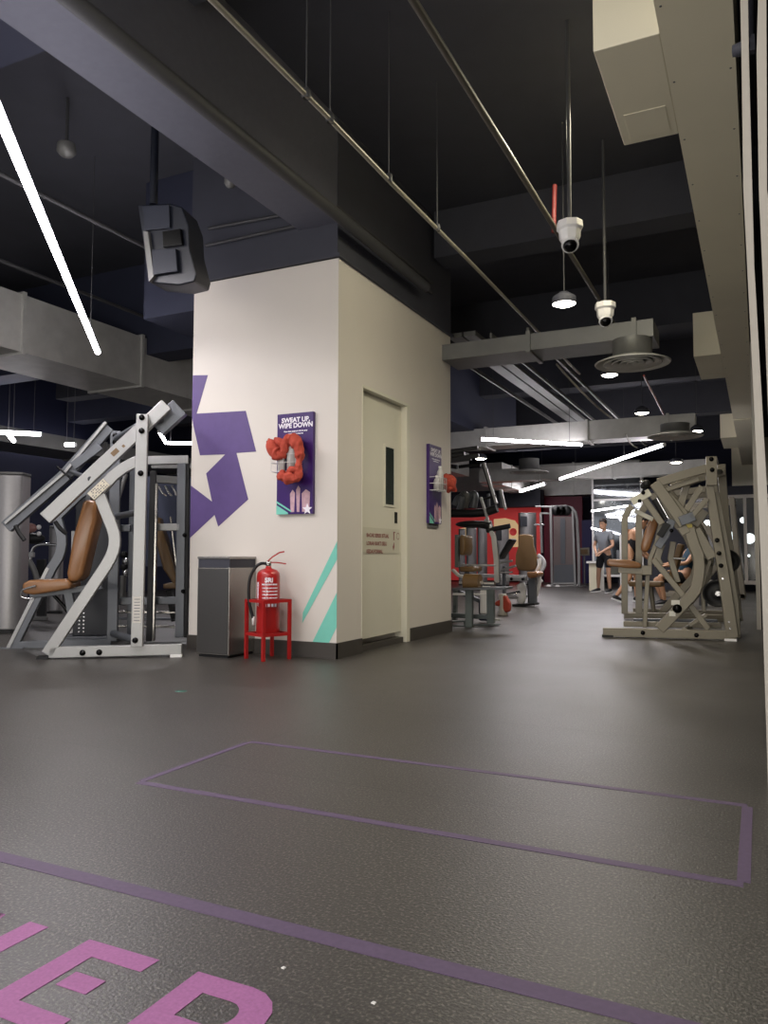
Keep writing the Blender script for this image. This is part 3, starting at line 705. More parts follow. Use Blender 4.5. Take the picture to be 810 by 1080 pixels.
# letters on the floor: survey of the painted outlines, completed beyond the picture edge
et, el = fz(238, 130), fz(0, 262)
print('E pts', [tuple(round(c, 3) for c in fz(*p)) for p in ((238,130),(425,185),(378,215),(245,177),(50,290),(182,345),(222,218),(278,243),(228,277),(148,250),(530,215),(720,300),(545,270),(632,300),(80,82),(128,97))])
def flat(mb, polys):
    for p in polys: mb.prism([(x, y, 0) for x, y in p], (0, 0, .0012))
LT, LB = 1.259, .985
m_ = MB(); flat(m_, [[(-1.308,LT),(-1.115,LT),(-1.117,LT-.05),(-1.248,LT-.05),(-1.248,LB+.05),(-1.115,LB+.05),(-1.115,LB),(-1.308,LB)], [(-1.231,1.153),(-1.153,1.153),(-1.153,1.103),(-1.231,1.103)]])
tag(m_.build('floor_letter', M['letter']), 'pink painted floor letter E with a detached middle bar', 'floor lettering', 'pink letters painted on the floor')
m_ = MB(); ou, inn = [], []
for k in range(9):
    a = PI/2 - PI*k/8; ou.append((-.885+.085*math.cos(a), 1.175+.085*math.sin(a))); inn.append((-.893+.035*math.cos(a), 1.165+.04*math.sin(a)))
oo = [(-1.016, LT), (-.96, LT)] + ou + [(-.96, 1.09), (-.96, 1.09)]
ii = [(-.96, 1.205), (-.96, 1.205)] + inn + [(-.96, 1.125), (-.96, 1.125)]
for k in range(1, len(oo)-1):
    flat(m_, [[oo[k], oo[k+1], ii[k+1], ii[k]]] if oo[k] != oo[k+1] else [])
flat(m_, [[(-1.016,LT),(-.96,LT),(-.96,LB),(-1.016,LB)], [(-.90,1.09),(-.80,LB),(-.86,LB),(-.955,1.09)]])
tag(m_.build('floor_letter', M['letter']), 'pink painted floor letter R nearest the picture middle', 'floor lettering', 'pink letters painted on the floor')
m_ = MB(); flat(m_, [[(-1.49,LT),(-1.432,LT),(-1.432,LB),(-1.49,LB)], [(-1.632,LT),(-1.574,LT),(-1.574,LB),(-1.632,LB)], [(-1.574,LT),(-1.51,LT-.02),(-1.49,LB),(-1.55,LB+.02)][:0] or [(-1.632,LT),(-1.57,LT),(-1.49,LB+.03),(-1.49,LB)]])
tag(m_.build('floor_letter', M['letter']), 'pink painted floor letter cut off by the left picture edge', 'floor lettering', 'pink letters painted on the floor')
for (x, y, lab) in ((299, 1021, 'tiny white paper scrap on the floor near the letter R'), (394, 1058, 'larger white paper scrap on the floor near the bottom edge')):
    c = Z(0, x, y); tag(MB().prism([c+Vector((-.004,-.003,.0)), c+Vector((.004,-.004,.0)), c+Vector((.005,.002,.0)), c+Vector((-.002,.003,.0))], (0,0,.002)).build('paper_scrap', M['white']), lab, 'litter')
c = Z(0, 191, 729); tag(MB().lathe(c, [(0, .001), (.035, .001), (.036, 0)], seg=20).build('floor_dot', mat('teal_dot', (50, 98, 86), .5)), 'small faded teal dot stuck to the floor before the bin', 'floor marking')

# ================================================================== MACHINE: plate loaded lat machine (left)
A0, A1 = Z(0, 43, 695), Z(0, 192, 692.5)
w, bd, bn_ = plane(A0, A1)
nb = -bn_
OFF = .80
def bars(root, name, px, wpx, off, mtl, d=.06, bevel=.006, ww=None, W=None, n=None, part=None):
    W = W or w; n = n or bn_
    pts = [W(x, y, off) for x, y in px]
    dist = (pts[0]-C0).dot(fwd)
    wd = wpx*dist/FPX
    o = MB().bar(pts, wd, d, n).build(name, mtl, part or root, bevel=bevel)
    return o
def bolts(root, px, off, W=None, n=None, r=.019, d=.03, name='bolt', parent=None):
    W = W or w; n = n or bn_
    for x, y in px:
        b_ = MB(); bolt(b_, W(x, y, off) - n*d, -n, r); b_.build(name, M['boltm'], parent or root)
lat = thing('lat_machine', 'silver plate loaded weight machine with tan seat and long raised lever arms', 'gym machine', A0)
L = lat
base = bars(L, 'base_rail', [(52, 688), (192, 684.5)], 11.5, 0, M['silver'])
bent = [w(50, 690), w(112, 597)] + arc(w(117, 588), w(125, 572), w(118.5, 556), 5) + [w(105, 522)]
MB().bar(bent, .092, .06, bn_).build('bent_frame_tube', M['silver'], L, bevel=.006)
curve = [w(106, 517)] + arc(w(118, 504), w(130, 492), w(146, 486.5), 5)
MB().bar(curve, .088, .06, bn_).build('seat_frame_arm', M['silver'], L, bevel=.006)
post = bars(L, 'upright_post', [(150.5, 437), (144.5, 682)], 12, -.05, M['silver'], d=.05)
arm = bars(L, 'lever_arm', [(48, 547), (176, 427)], 14, .03, M['silver'], d=.06)
bars(L, 'counterweight_arm', [(165, 452), (190, 430)], 20, .16, M['silverdark'], d=.10)
MB().tube([w(166, 440, .02), w(172, 446, .20)], .03, 12).build('pivot_shaft', M['silverdark'], L)
bolts(L, [(150.3, 441), (150, 455), (149, 499.5), (143.2, 675)], -.05, parent=post)
bolts(L, [(88, 688), (105.5, 687.5)], 0, parent=base)
st_ = MB(); c = w(145, 643, -.05)-bn_*.0265
st_.obox(c, bd, VZ, bn_, .065, .21, .002); st_.build('warning_sticker', mat('sticker_paper', (205, 200, 192), .6, noise=.1, nscale=80), post)
st_ = MB()
for k in range(8): st_.obox(c-bn_*.0015+VZ*(.085-.024*k), bd, VZ, bn_, .045, .006, .001)
st_.build('sticker_print', M['silverdark'], post)
st_ = MB(); t_ = (w(176, 427)-w(48, 547)).normalized(); s_ = t_.cross(bn_)
st_.obox(w(122, 477.5, .03)-bn_*.0315, t_, s_, bn_, .065, .04, .002).obox(w(131, 471, .03)-bn_*.0315, t_, s_, bn_, .022, .022, .002).build('arm_sticker', M['brown2'], arm)
pl = MB(); pc = w(104, 516, -.05); pl.obox(pc, t_, s_, bn_, .17, .075, .006); plo = pl.build('name_plate', mat('plate_cream', (205, 198, 178), .5), L)
tx_ = MB(); rr = random.Random(5)
for i in range(9):
    for j in range(4):
        if rr.random() < .75: tx_.obox(pc-bn_*.004+t_*(-.068+.017*i)+s_*(-.024+.016*j), t_, s_, bn_, .011, .008, .001)
tx_.build('plate_print', M['silverdark'], plo)
# feet
for px in ((46, 693), (186, 690)):
    p = w(*px); MB().obox(Vector((p.x, p.y, .011)), bd, bn_, VZ, .09, .08, .022).build('rubber_foot', M['white'] if px[0] > 100 else M['rubber'], L)
# far side frame
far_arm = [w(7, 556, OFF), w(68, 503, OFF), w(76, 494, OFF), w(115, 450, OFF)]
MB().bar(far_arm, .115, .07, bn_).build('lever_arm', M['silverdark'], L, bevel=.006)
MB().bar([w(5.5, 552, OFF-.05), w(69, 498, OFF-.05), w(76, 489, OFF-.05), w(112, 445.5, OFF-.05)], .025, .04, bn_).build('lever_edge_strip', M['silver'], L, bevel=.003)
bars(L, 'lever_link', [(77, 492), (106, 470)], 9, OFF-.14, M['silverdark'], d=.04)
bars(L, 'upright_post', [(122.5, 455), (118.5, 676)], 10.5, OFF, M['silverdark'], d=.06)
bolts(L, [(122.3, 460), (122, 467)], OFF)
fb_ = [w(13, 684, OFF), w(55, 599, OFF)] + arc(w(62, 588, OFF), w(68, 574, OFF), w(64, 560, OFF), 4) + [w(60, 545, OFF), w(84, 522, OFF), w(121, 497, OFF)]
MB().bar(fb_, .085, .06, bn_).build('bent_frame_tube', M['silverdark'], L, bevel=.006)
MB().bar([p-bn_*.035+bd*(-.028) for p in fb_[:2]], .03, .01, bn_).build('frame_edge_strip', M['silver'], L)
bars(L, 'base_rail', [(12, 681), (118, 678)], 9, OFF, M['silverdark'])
p = w(14, 684, OFF); MB().obox(Vector((p.x, p.y, .004)), bd, bn_, VZ, .2, .12, .008).build('foot_plate', M['silverdark'], L)
# cross members between both sides
for (pn, pf, r, nm) in (((150, 447), (122, 463), .03, 'cross_tube'), ((145, 676), (119, 668), .032, 'cross_tube'), ((147, 540), (121, 545), .028, 'cross_tube'), ((95, 505), (74, 497), .02, 'cross_tube')):
    MB().tube([w(*pn, .0), w(*pf, OFF)], r, 12).build(nm, M['silverdark'], L)
# seat in the middle
mid = OFF*.5
def pad(name, pts, width, off, mtl, root, W=None, n=None, bev=.022):
    W = W or w; n = n or bn_
    q = [W(x, y, off-width/2) for x, y in pts]
    return MB().prism(q, n*width).build(name, mtl, root, bevel=bev, seg=3)
seat = pad('seat', [(23, 616), (30, 612), (55, 611.5), (70, 611), (75, 615), (74, 621), (60, 623.5), (35, 627.5), (24, 626)], .36, mid-.05, M['brown'], L, bev=.02)
back = pad('backrest', [(88, 527), (102, 528), (101, 548), (87, 606), (82, 613.5), (72, 614), (70, 605), (77, 565)], .30, mid-.05, M['brown'], L, bev=.03)
bars(L, 'back_support', [(95, 522), (80, 612)], 5, mid, M['silverdark'], d=.10)
bars(L, 'seat_support', [(32, 628), (78, 622), (108, 618)], 7, mid, M['silverdark'], d=.06)
bars(L, 'seat_strut', [(72, 624), (77, 650)], 9, mid, M['silverdark'], d=.06)
MB().tube([w(55, 626, mid), w(68, 640, mid), w(78, 655, mid)], .015, 8).build('adjuster_rod', M['boltm'], L)
MB().tube(smooth([w(38, 618, mid-.25), w(24, 622, mid-.22), w(22, 628, mid-.2), w(27, 631, mid-.2), w(35, 631, mid-.2)], 3), .009, 8).build('grip_handle', M['chrome'], L)
MB().tube([w(58, 550, .08), w(63, 557, .08), w(70, 563, .1)], .017, 10).build('hand_grip', M['rubber'], L)
MB().tube([w(16, 554, OFF-.1), w(20, 562, OFF-.1), w(26, 570, OFF-.1)], .018, 10).build('hand_grip', M['rubber'], L)
MB().tube([w(60, 492, OFF-.1), w(58, 540, OFF-.06)][:1]+[w(75, 505, OFF-.1)], .01, 6).build('hand_grip_link', M['boltm'], L)
# ================================================================== rack/cable column unit behind it
D2 = .95
W2 = lambda x, y, o=0: w(x, y, D2+o)
rk = thing('cable_machine', 'dark grey framed machine with brown backrest between lat machine and pillar', 'gym machine', W2(160, 668))
def B2(name, px, wpx, off=0, m='silverdark', d=.07): return bars(rk, name, px, wpx, off, M[m], d=d, W=W2)
B2('top_rail', [(154, 486), (199, 485)], 9, 0, 'silver')
bars(rk, 'rear_top_rail', [(160, 492), (206, 492)], 5, .3, M['galvdark'], W=W2, d=.05)
B2('upright', [(192, 482), (189.5, 672)], 9)
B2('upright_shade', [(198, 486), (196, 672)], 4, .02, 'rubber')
B2('upright', [(162, 497), (157.5, 676)], 6, -.1, 'rubber')
B2('upright_strip', [(165.5, 510), (162, 676)], 2.5, -.12, 'brushed')
B2('upright', [(141, 495), (138, 676)], 7, .2)
B2('cross_rail', [(162, 556), (190, 556)], 7.5, 0, 'silver')
B2('cross_rail', [(119, 634), (190, 633)], 8)
B2('cross_rail', [(119, 557), (138, 557)], 7)
B2('rail', [(160, 505), (190, 507)], 8, .25, 'galvdark')
for i, y in enumerate((645, 652, 660)): B2('step_rail', [(120, y), (190, y+1)], 2.5, .2+.1*i, 'brushed' if i != 1 else 'silverdark')
B2('backrest_frame', [(180, 545), (188, 612)], 2, .3, 'brushed')
pad('backrest', [(163, 545), (167, 545), (178, 580), (187, 612), (184, 618), (172, 600), (164, 570)], .3, .35, M['brown2'], rk, W=W2, bev=.015)
pad('seat', [(172, 616), (188, 614), (188, 621), (172, 621)], .3, .35, M['brown2'], rk, W=W2, bev=.012)
B2('seat_post', [(178, 622), (184, 655)], 6, .3, 'rubber')
for k in range(3):
    MB().tube([W2(167+k*7, 512, .3), W2(171+k*7, 520, .3), W2(176+k*5, 523, .3)], .012, 8).build('cable_handle', M['chrome'], rk)
MB().tube(smooth([W2(133, 500, .3), W2(128, 516, .3), W2(124, 528, .3)]), .02, 8).build('lever_handle', M['silver'], rk)
for k, y in enumerate((585, 592, 598, 604)):
    MB().lathe(W2(131+(k % 2)*2, y, .3), [(0, -.02), (.035, -.02), (.035, .02), (0, .02)], -bn_, 14).build('pulley', M['chrome'] if k % 2 else M['rubber'], rk)
MB().tube([W2(130, 607, .3), W2(129, 632, .3)], .03, 8).build('weight_guide', M['galvdark'], rk)
bolts(rk, [(195, 564.5), (193.5, 623.5), (117, 657)], -.02, W=W2, r=.016)
MB().obox(W2(176, 550, .5), bd, bn_, VZ, .5, .02, .9).build('back_mesh_panel', mat('panel_bluegrey', (58, 64, 84), .6), rk)
# weight stack column left of that
ws = thing('weight_stack', 'dark shrouded weight stack with a dotted column of holes behind the tan seat', 'gym machine', W2(100, 670, .3))
q = W2(100, 664, .35)
MB().obox(Vector((q.x, q.y, .06+.75)), bd, bn_, VZ, .36, .22, 1.5).build('shroud', M['speaker'], ws, bevel=.01)
MB().obox(Vector((q.x, q.y, .03)), bd, bn_, VZ, .5, .3, .06).build('base', M['silverdark'], ws, bevel=.01)
m_ = MB()
for i in range(7):
    for dx in (-.10, -.06): m_.obox(Vector((q.x, q.y, .10+.035*i))+bd*(dx-.02)-bn_*.112, bd, bn_, VZ, .014, .003, .012)
m_.build('selector_holes', M['chrome'], ws)
bars(ws, 'frame_post', [(78, 560), (76, 668)], 4, .3, M['silver'], W=W2)

# silver shroud towers at far left
def tower(px0, px1, ytop, ybot, label, name='machine_tower', mtl='shroud', panel=True, grp='curved silver machine towers'):
    g = Z(0, (px0+px1)/2, ybot); wp, d_, n_ = plane(g+rt*-1, g+rt*1)
    a, b_ = wp(px0, ybot), wp(px1, ybot); top = wp((px0+px1)/2, ytop).z; wd = (b_-a).length
    t = thing(name, label, 'gym machine', g, grp)
    prof = [a + d_*wd*u - n_*v*wd for u, v in ((0, 0), (.0, .10), (.15, .20), (.35, .25), (.65, .25), (.85, .20), (1, .10), (1, 0), (1, -.35), (0, -.35))]
    o = MB().prism([Vector((p.x, p.y, .03)) for p in prof], (0, 0, top-.05)).build('shroud', M[mtl], t, bevel=.02)
    MB().prism([Vector((p.x, p.y, top-.02))*1 for p in prof], (0, 0, .025)).build('top_cap', M['galvdark'], t, bevel=.008)
    MB().prism([Vector((p.x, p.y, 0)) for p in prof], (0, 0, .03)).build('plinth', M['rubber'], t)
    if panel:
        c_ = a + d_*wd*.22 - n_*wd*.27; MB().obox(Vector((c_.x, c_.y, top-.25)), d_, n_, VZ, wd*.4, .02, .3).build('instruction_panel', M['speaker'], t, bevel=.004)
    return t
tower(-24, 21.5, 499, 667, 'tall curved silver machine tower at the left picture edge')
tower(50, 64, 555, 647, 'narrow silver machine tower glimpsed behind the tan seat', panel=False)
tower(28, 35, 570, 628, 'thin dark machine column beside the tall silver tower', mtl='speaker', panel=False)
# exercise machine between (padded press with grips)
g = Z(0, 36, 655); wp5, d5, n5 = plane(g-rt, g+rt)
pr = thing('press_machine', 'dark press machine with round padded top glimpsed behind the lever arm', 'gym machine', g)
MB().ball(wp5(30, 557), .11, 18, (1.0, .5, .6), Matrix((d5, n5, VZ)).transposed()).build('round_pad', mat('pad_reddish', (150, 110, 104), .5), pr)
MB().ball(wp5(34, 568, .05), .14, 16, (1.2, .6, .5), Matrix((d5, n5, VZ)).transposed()).build('black_cradle', M['rubber'], pr)
MB().ball(wp5(41, 556), .03, 10).ball(wp5(41, 563), .03, 10).build('knobs', M['white'], pr)
MB().tube(smooth([wp5(22, 566), wp5(25, 582), wp5(30, 590), wp5(37, 604), wp5(40, 620)]), .035, 10).build('curved_arm', M['galvdark'], pr)
MB().tube(smooth([wp5(60, 575), wp5(44, 574), wp5(35, 578), wp5(32, 590)]), .02, 10).build('handle_bar', M['chrome'], pr)
bars(pr, 'cross_beam', [(20, 585), (36, 585)], 5, 0, M['silver'], W=wp5, n=n5)
bars(pr, 'column', [(44, 590), (44, 650)], 9, .2, M['rubber'], W=wp5, n=n5)
bars(pr, 'base_rail', [(18, 652), (50, 652)], 4, .1, M['galvdark'], W=wp5, n=n5)
for i in range(3): bars(pr, 'step_bar', [(22, 636+5*i), (32, 637+5*i)], 2, 0, M['chrome'], W=wp5, n=n5)
# pinkish mural seen behind the far post and blue partition
q = Z(0, 60, 634)
tag(MB().box((Y(15,96,483).x, 15.0, Y(15,96,496).z), (Y(15,145,483).x, 15.05, Y(15,96,482).z)).build('wall_banner', M['pinkpanel']), 'pale pink purple banner glimpsed behind the lever arms', 'banner')
tag(MB().box((-12.4, 20, 0), (-8.5, 20.1, 1.9)).build('partition', mat('partition_blue', (34, 38, 66), .6)), 'dark blue partition behind the left machines', 'partition')
# ================================================================== RIGHT PLATE LOADED MACHINE
R0, R1 = Z(0, 636, 671.5), Z(0, 776, 676)
wr, rd, rn = plane(R0, R1)
OR = .85
rm = thing('row_machine', 'large champagne framed plate loaded machine with tan seat, nearest on the right', 'gym machine', (R0+R1)/2)
def RB(name, px, wpx, off=0, d=.06, m='beige', part=None): return bars(rm, name, px, wpx, off, M[m], d=d, W=wr, n=rn, part=part)
z5 = lambda x, y: (640+x/5.14, 480+y/5.143)
def zz(*l): return [z5(*p) for p in l]
base = RB('base_rail', [(636, 666.5), (776, 670)], 9)
pp = MB()   # rear post: plate head + tapering leg
MB().bar([wr(*p, 0) for p in zz((556, 165), (580, 330), (640, 700), (680, 990))], [.075, .088, .10, .11], .07, rn).build('rear_post', M['beige'], rm, bevel=.006)
rp = RB('post_head_plate', zz((566, 8), (568, 165)), 11, -.05, d=.05)
MB().bar([wr(*p, .08) for p in zz((590, 200), (640, 480), (690, 800), (702, 990))], [.06, .07, .08, .08], .05, rn).build('rear_post_flank', M['beige'], rm, bevel=.006)
bent = [wr(*p, 0) for p in zz((285, 945), (395, 830), (455, 765))] + arc(*[wr(*p, 0) for p in zz((478, 735), (498, 680), (500, 600))], 4) + arc(*[wr(*p, 0) for p in zz((495, 540), (470, 490), (445, 395))], 4)
MB().bar(bent, .105, .07, rn).build('bent_frame_tube', M['beige'], rm, bevel=.008)
RB('frame_gusset', zz((440, 395), (395, 420)), 9, -.01, m='beige')
tri = [wr(*p, -.02) for p in zz((590, 60), (440, 100), (275, 150))]
MB().bar(tri, .085, .05, rn).build('lever_arm', M['beige'], rm, bevel=.006)
RB('lever_arm_leg', zz((258, 150), (345, 270), (420, 380)), 11, -.02)
RB('lever_inner_brace', zz((300, 195), (500, 130)), 5, .03)
RB('lever_inner_brace', zz((330, 205), (430, 320)), 5, .06)
RB('link_strut', zz((545, 235), (455, 340)), 5.5, -.06, d=.03)
RB('link_strut', zz((515, 170), (430, 300)), 6, .05, d=.04)
RB('link_strut', zz((440, 140), (395, 290)), 7, .12, d=.04)
RB('mid_brace', zz((480, 400), (570, 560)), 10, .04)
RB('mid_brace', zz((530, 300), (470, 380)), 10, .08)
RB('pivot_block', zz((395, 360), (475, 330)), 10, -.05, m='silverdark', d=.05)
RB('x_brace', zz((250, 565), (400, 745), (550, 945)), 6, .1, d=.05)
RB('x_brace', zz((445, 925), (540, 865)), 4, .1, d=.04)
RB('x_brace', zz((560, 570), (520, 700), (525, 850)), 4, .2, d=.04)
RB('curved_brace', zz((300, 480), (272, 560), (290, 600)), 7, .15, d=.05)
RB('inner_post', zz((360, 470), (345, 560), (385, 690)), 6, .25, d=.05)
RB('roller_arm', zz((355, 350), (315, 440), (275, 500)), 8, .05, m='silverdark', d=.05)
RB('grip_link', zz((330, 370), (285, 440)), 7, -.02, m='rubber', d=.05)
MB().tube([wr(*z5(270, 230), .0), wr(*z5(335, 345), .0)], .014, 8).build('shock_rod', M['chrome'], rm)
MB().tube([wr(*z5(258, 240), .03), wr(*z5(320, 350), .03)], .03, 10).build('shock_body', M['rubber'], rm)
# front plate bracket and arched front posts
RB('bracket_plate', zz((135, 255), (235, 200)), 8, -.03, m='plate', d=.03)
RB('upper_link', zz((205, 240), (300, 375)), 6.5, -.03, m='beige', d=.04)
RB('upper_link', zz((150, 300), (250, 350)), 4.5, .1, m='plate', d=.04)
m_ = MB(); m_.ball(wr(*z5(215, 155), -.03), .04, 14).ball(wr(*z5(197, 168), .0), .03, 12); m_.build('lock_knob', M['rubber'], rm)
MB().tube([wr(*z5(180, 140), .0), wr(*z5(215, 150), .0)], .02, 8).build('knob_shaft', M['chrome'], rm)
bolts(rm, zz((567, 22), (571, 80), (598, 462), (608, 533), (619, 600)), -.075, W=wr, n=rn, r=.018, d=.0)
bolts(rm, zz((195, 962), (485, 975)), -.0, W=wr, n=rn, r=.018, parent=base)
bolts(rm, zz((381, 832),), -.01, W=wr, n=rn, r=.036)
bolts(rm, zz((350, 410), (178, 250), (197, 205)), -.02, W=wr, n=rn, r=.016)
st_ = MB()
for c in zz((575, 140), (628, 670), (662, 905), (668, 940)): st_.obox(wr(*c, -.055), rd, VZ, rn, .016, .016, .003)
st_.build('hole_caps', M['chrome'], rm)
st_ = MB(); a, b = wr(*z5(372, 800), -.037), wr(*z5(355, 860), -.037)
st_.obox(a, rd, VZ, rn, .08, .05, .002).obox(b, rd, VZ, rn, .06, .05, .002).build('caution_sticker', mat('sticker_white', (212, 210, 200), .5), rm)
st_ = MB(); st_.obox(wr(*z5(445, 383), -.037), rd, VZ, rn, .06, .035, .002).build('yellow_sticker', mat('sticker_yellow', (196, 180, 90), .5), rm)
for px in ((641, 671), (770, 674.5)):
    p = wr(*px); MB().obox(Vector((p.x, p.y, .011)), rd, rn, VZ, .11, .08, .022).build('rubber_foot', M['rubber'] if px[0] < 700 else M['white'], rm)
# seat group
pad('seat', zz((0, 570), (12, 564), (120, 568), (178, 585), (190, 600), (180, 612), (120, 614), (20, 604), (0, 596)), .36, OR*.42, M['brown'], rm, W=wr, n=rn, bev=.022)
pad('backrest', zz((232, 350), (255, 343), (280, 352), (275, 385), (235, 505), (215, 530), (185, 518), (188, 480), (210, 400)), .30, OR*.42, M['brown'], rm, W=wr, n=rn, bev=.03)
RB('backrest_frame', zz((292, 365), (270, 470), (235, 560), (232, 620)), 4.5, OR*.42-.1, d=.05)
RB('seat_beam', zz((60, 622), (180, 630), (240, 632)), 6.5, OR*.42-.1, d=.06)
RB('seat_bracket', zz((190, 625), (245, 625)), 10, OR*.42-.14, d=.03)
RB('seat_post', zz((222, 650), (205, 935)), 4.5, OR*.35, d=.05)
# far side
def arch(x, off, nm):
    p = [wr(*z5(x+40, 275), off), wr(*z5(x+15, 300), off), wr(*z5(x, 345), off), wr(*z5(x, 860), off)]
    MB().bar(arc(p[0], p[1], p[2], 4)+[p[3]], .072, .06, rn).build(nm, M['beige'], rm, bevel=.006)
arch(97, OR+.25, 'front_arch_post'); arch(174, OR-.1, 'front_arch_post')
RB('far_base_rail', zz((100, 868), (520, 868)), 4.5, OR+.5)
RB('far_base_rail', zz((90, 915), (620, 925)), 5.5, OR-.45)
RB('far_base_rail', zz((145, 895), (600, 900)), 3.5, OR-.1, m='silverdark')
RB('far_rear_post', zz((620, 50), (640, 330), (690, 700), (715, 900)), 8, OR)
RB('far_lever_arm', zz((640, 90), (520, 120), (350, 175)), 8, OR*.8)
RB('far_lever_leg', zz((300, 160), (420, 300), (520, 430)), 8, OR*.85)
RB('far_bent_tube', zz((330, 920), (450, 790), (540, 660), (555, 570), (520, 440), (470, 340)), 9, OR)
for pn, pf in (((568, 90), (628, 90)), ((505, 560), (560, 590)), ((420, 950), (480, 915)), ((675, 960), (712, 890))):
    MB().tube([wr(*z5(*pn), 0), wr(*z5(*pf), OR)], .028, 10).build('cross_tube', M['beige'], rm)
MB().tube([wr(*z5(360, 560), .2), wr(*z5(425, 562), .2)], .012, 8).build('hand_bar', M['chrome'], rm)
def plate_disc(c, n, r, label, grp='black weight plates'):
    t = MB().lathe(Vector(c)-n*.02, [(.026, 0), (r*.35, .0), (r*.38, .008), (r*.85, .006), (r*.88, -.004), (r, -.004), (r, .044), (r*.88, .044), (.026, .04), (.026, 0)], n, 32).build('weight_plate', M['rubber'])
    tag(t, label, 'weight plate', grp)
cpl = wr(*z5(598, 750), .14)
plate_disc(cpl, rn, .135, 'black weight plate stored low behind the slanted rear post')
MB().tube([cpl-rn*.08, cpl+rn*.2], .024, 12).build('plate_horn', M['chrome'], rm)
c2 = wr(*z5(655, 575), .55)
plate_disc(c2, rn, .12, 'black weight plate half hidden behind the upper rear post')
MB().tube([c2-rn*.1, c2+rn*.25], .024, 12).build('plate_horn', M['chrome'], rm)
# a second and a third machine of the same family further back
def frame_machine(y0, x0, x1, h, label, mirror=1, name='row_machine', seatm='brown2'):
    t = thing(name, label, 'gym machine', ((x0+x1)/2, y0, 0))
    def V(u, v, o=0): 
        uu = u if mirror > 0 else 1-u
        return Vector((x0+(x1-x0)*uu, y0+o, v*h))
    for o in (0, .8):
        MB().bar([V(0, .03, o), V(1, .03, o)], .09, .06, VY).build('base_rail', M['beige'], t, bevel=.006)
        MB().bar([V(.97, .0, o), V(.9, .5, o), V(.86, 1, o)], .09, .06, VY).build('rear_post', M['beige'], t, bevel=.006)
        MB().bar([V(.35, .05, o), V(.66, .32, o), V(.7, .42, o), V(.66, .52, o), V(.55, .72, o)], .09, .06, VY).build('bent_frame_tube', M['beige'], t, bevel=.006)
        MB().bar([V(.9, .97, o+.02), V(.3, .92, o+.02), V(.62, .6, o+.02)], .08, .05, VY).build('lever_arm', M['beige'], t, bevel=.006)
    for u, v in ((.87, .95), (.66, .5), (.95, .05)): MB().tube([V(u, v, 0), V(u, v, .8)], .028, 10).build('cross_tube', M['beige'], t)
    MB().box(V(.02, .24, .22), V(.02, .24, .22)+Vector((.42*mirror, .36, .07)) if mirror > 0 else V(.02, .24, .22)).build('seat', M[seatm], t, bevel=.02, seg=3)
    q = [V(.40, .30, .25), V(.46, .30, .25), V(.56, .56, .25), V(.50, .57, .25)]
    MB().prism(q, VY*.3).build('backrest', M[seatm], t, bevel=.02, seg=3)
    MB().tube([V(.22, .26, .4), V(.25, .03, .4)], .03, 8).build('seat_post', M['beige'], t)
    return t
g = Z(0, 690, 655)
frame_machine(10.6, -1.62, -.32, 1.75, 'champagne plate loaded machine directly behind the nearest right machine')
frame_machine(16.6, -1.75, -.26, 2.0, 'pale weight machine behind the right machines, near the mullions')
# dark far pane at the right end, its reflections put in as glowing discs
t = thing('window_unit', 'dark glazed unit with bright reflections at the far right end', 'window', (-.7, 20, 0))
MB().box((-1.5, 20, .25), (.28, 20.05, 2.2)).build('dark_pane', M['darkglazing'], t)
m_ = MB()
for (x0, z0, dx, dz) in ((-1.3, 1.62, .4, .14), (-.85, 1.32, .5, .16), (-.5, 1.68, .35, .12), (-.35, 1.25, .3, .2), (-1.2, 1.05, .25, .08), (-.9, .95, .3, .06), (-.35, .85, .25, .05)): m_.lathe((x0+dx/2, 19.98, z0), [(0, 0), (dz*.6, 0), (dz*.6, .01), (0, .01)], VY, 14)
m_.build('bright_reflection', M['farglint'], t)
MB().box((-1.55, 19.95, .18), (.3, 20.1, .27)).box((-1.55, 19.95, 2.2), (.3, 20.1, 2.28)).box((-.32, 19.94, .2), (-.25, 20.1, 2.28)).build('window_frame', M['post'], t)

# ================================================================== CENTRE BACKGROUND
# leg curl machine by the pillar corner
yc = 8.55
wc, cdv, cn = yplane(yc)
lc = thing('leg_curl_machine', 'slate framed leg machine with tan roller pads beside the pillar corner', 'gym machine', Z(0, 497, 663))
z8 = lambda x, y: (470+x/8.1, 560+y/8.1)
z8u = lambda x, y: (470+x/8.1, 480+y/8.1)
def CB(name, px, wpx, off=0, m='greenish', d=.07, root=None): return bars(root or lc, name, px, wpx, off, M[m], d=d, W=wc, n=cn)
CB('leg', [z8(203, 500), z8(203, 830)], 7.5)
CB('leg', [z8(385, 490), z8(388, 790)], 7.5, .25)
CB('leg', [z8(85, 500), z8(80, 760)], 4, .5)
CB('top_rail', [z8(90, 495), z8(545, 487)], 2.6, -.02, 'silverdark', .3)
CB('lower_rail', [z8(30, 718), z8(360, 735)], 4.5, .3)
CB('foot_frame', [z8(60, 775), z8(165, 770), z8(172, 832), z8(30, 836)], 1.6, .1)
CB('cross_bar', [z8(60, 540), z8(360, 543)], 2.2, .3, 'white', .03)
CB('foot_rail', [z8(170, 810), z8(460, 800)], 1.6, .3)
CB('mast', [z8u(100, 680), z8u(100, 960)], 4, .2)
CB('side_arm', [z8(60, 330), z8(110, 380), z8(170, 395)], 2.6, .0, 'galv')
pad('backrest', [z8(130, 30), z8(160, 40), z8(165, 150), z8(150, 210), z8(118, 205), z8(115, 50)], .3, .3, M['brown2'], lc, W=wc, n=cn, bev=.02)
pad('thigh_pad', [z8(115, 305), z8(240, 303), z8(250, 330), z8(240, 350), z8(120, 350)], .3, .35, M['brown2'], lc, W=wc, n=cn, bev=.03)
MB().tube([wc(*z8(165, 435), -.05), wc(*z8(295, 440), -.05)], .095, 20).build('roller_pad', M['brown2'], lc, bevel=.02)
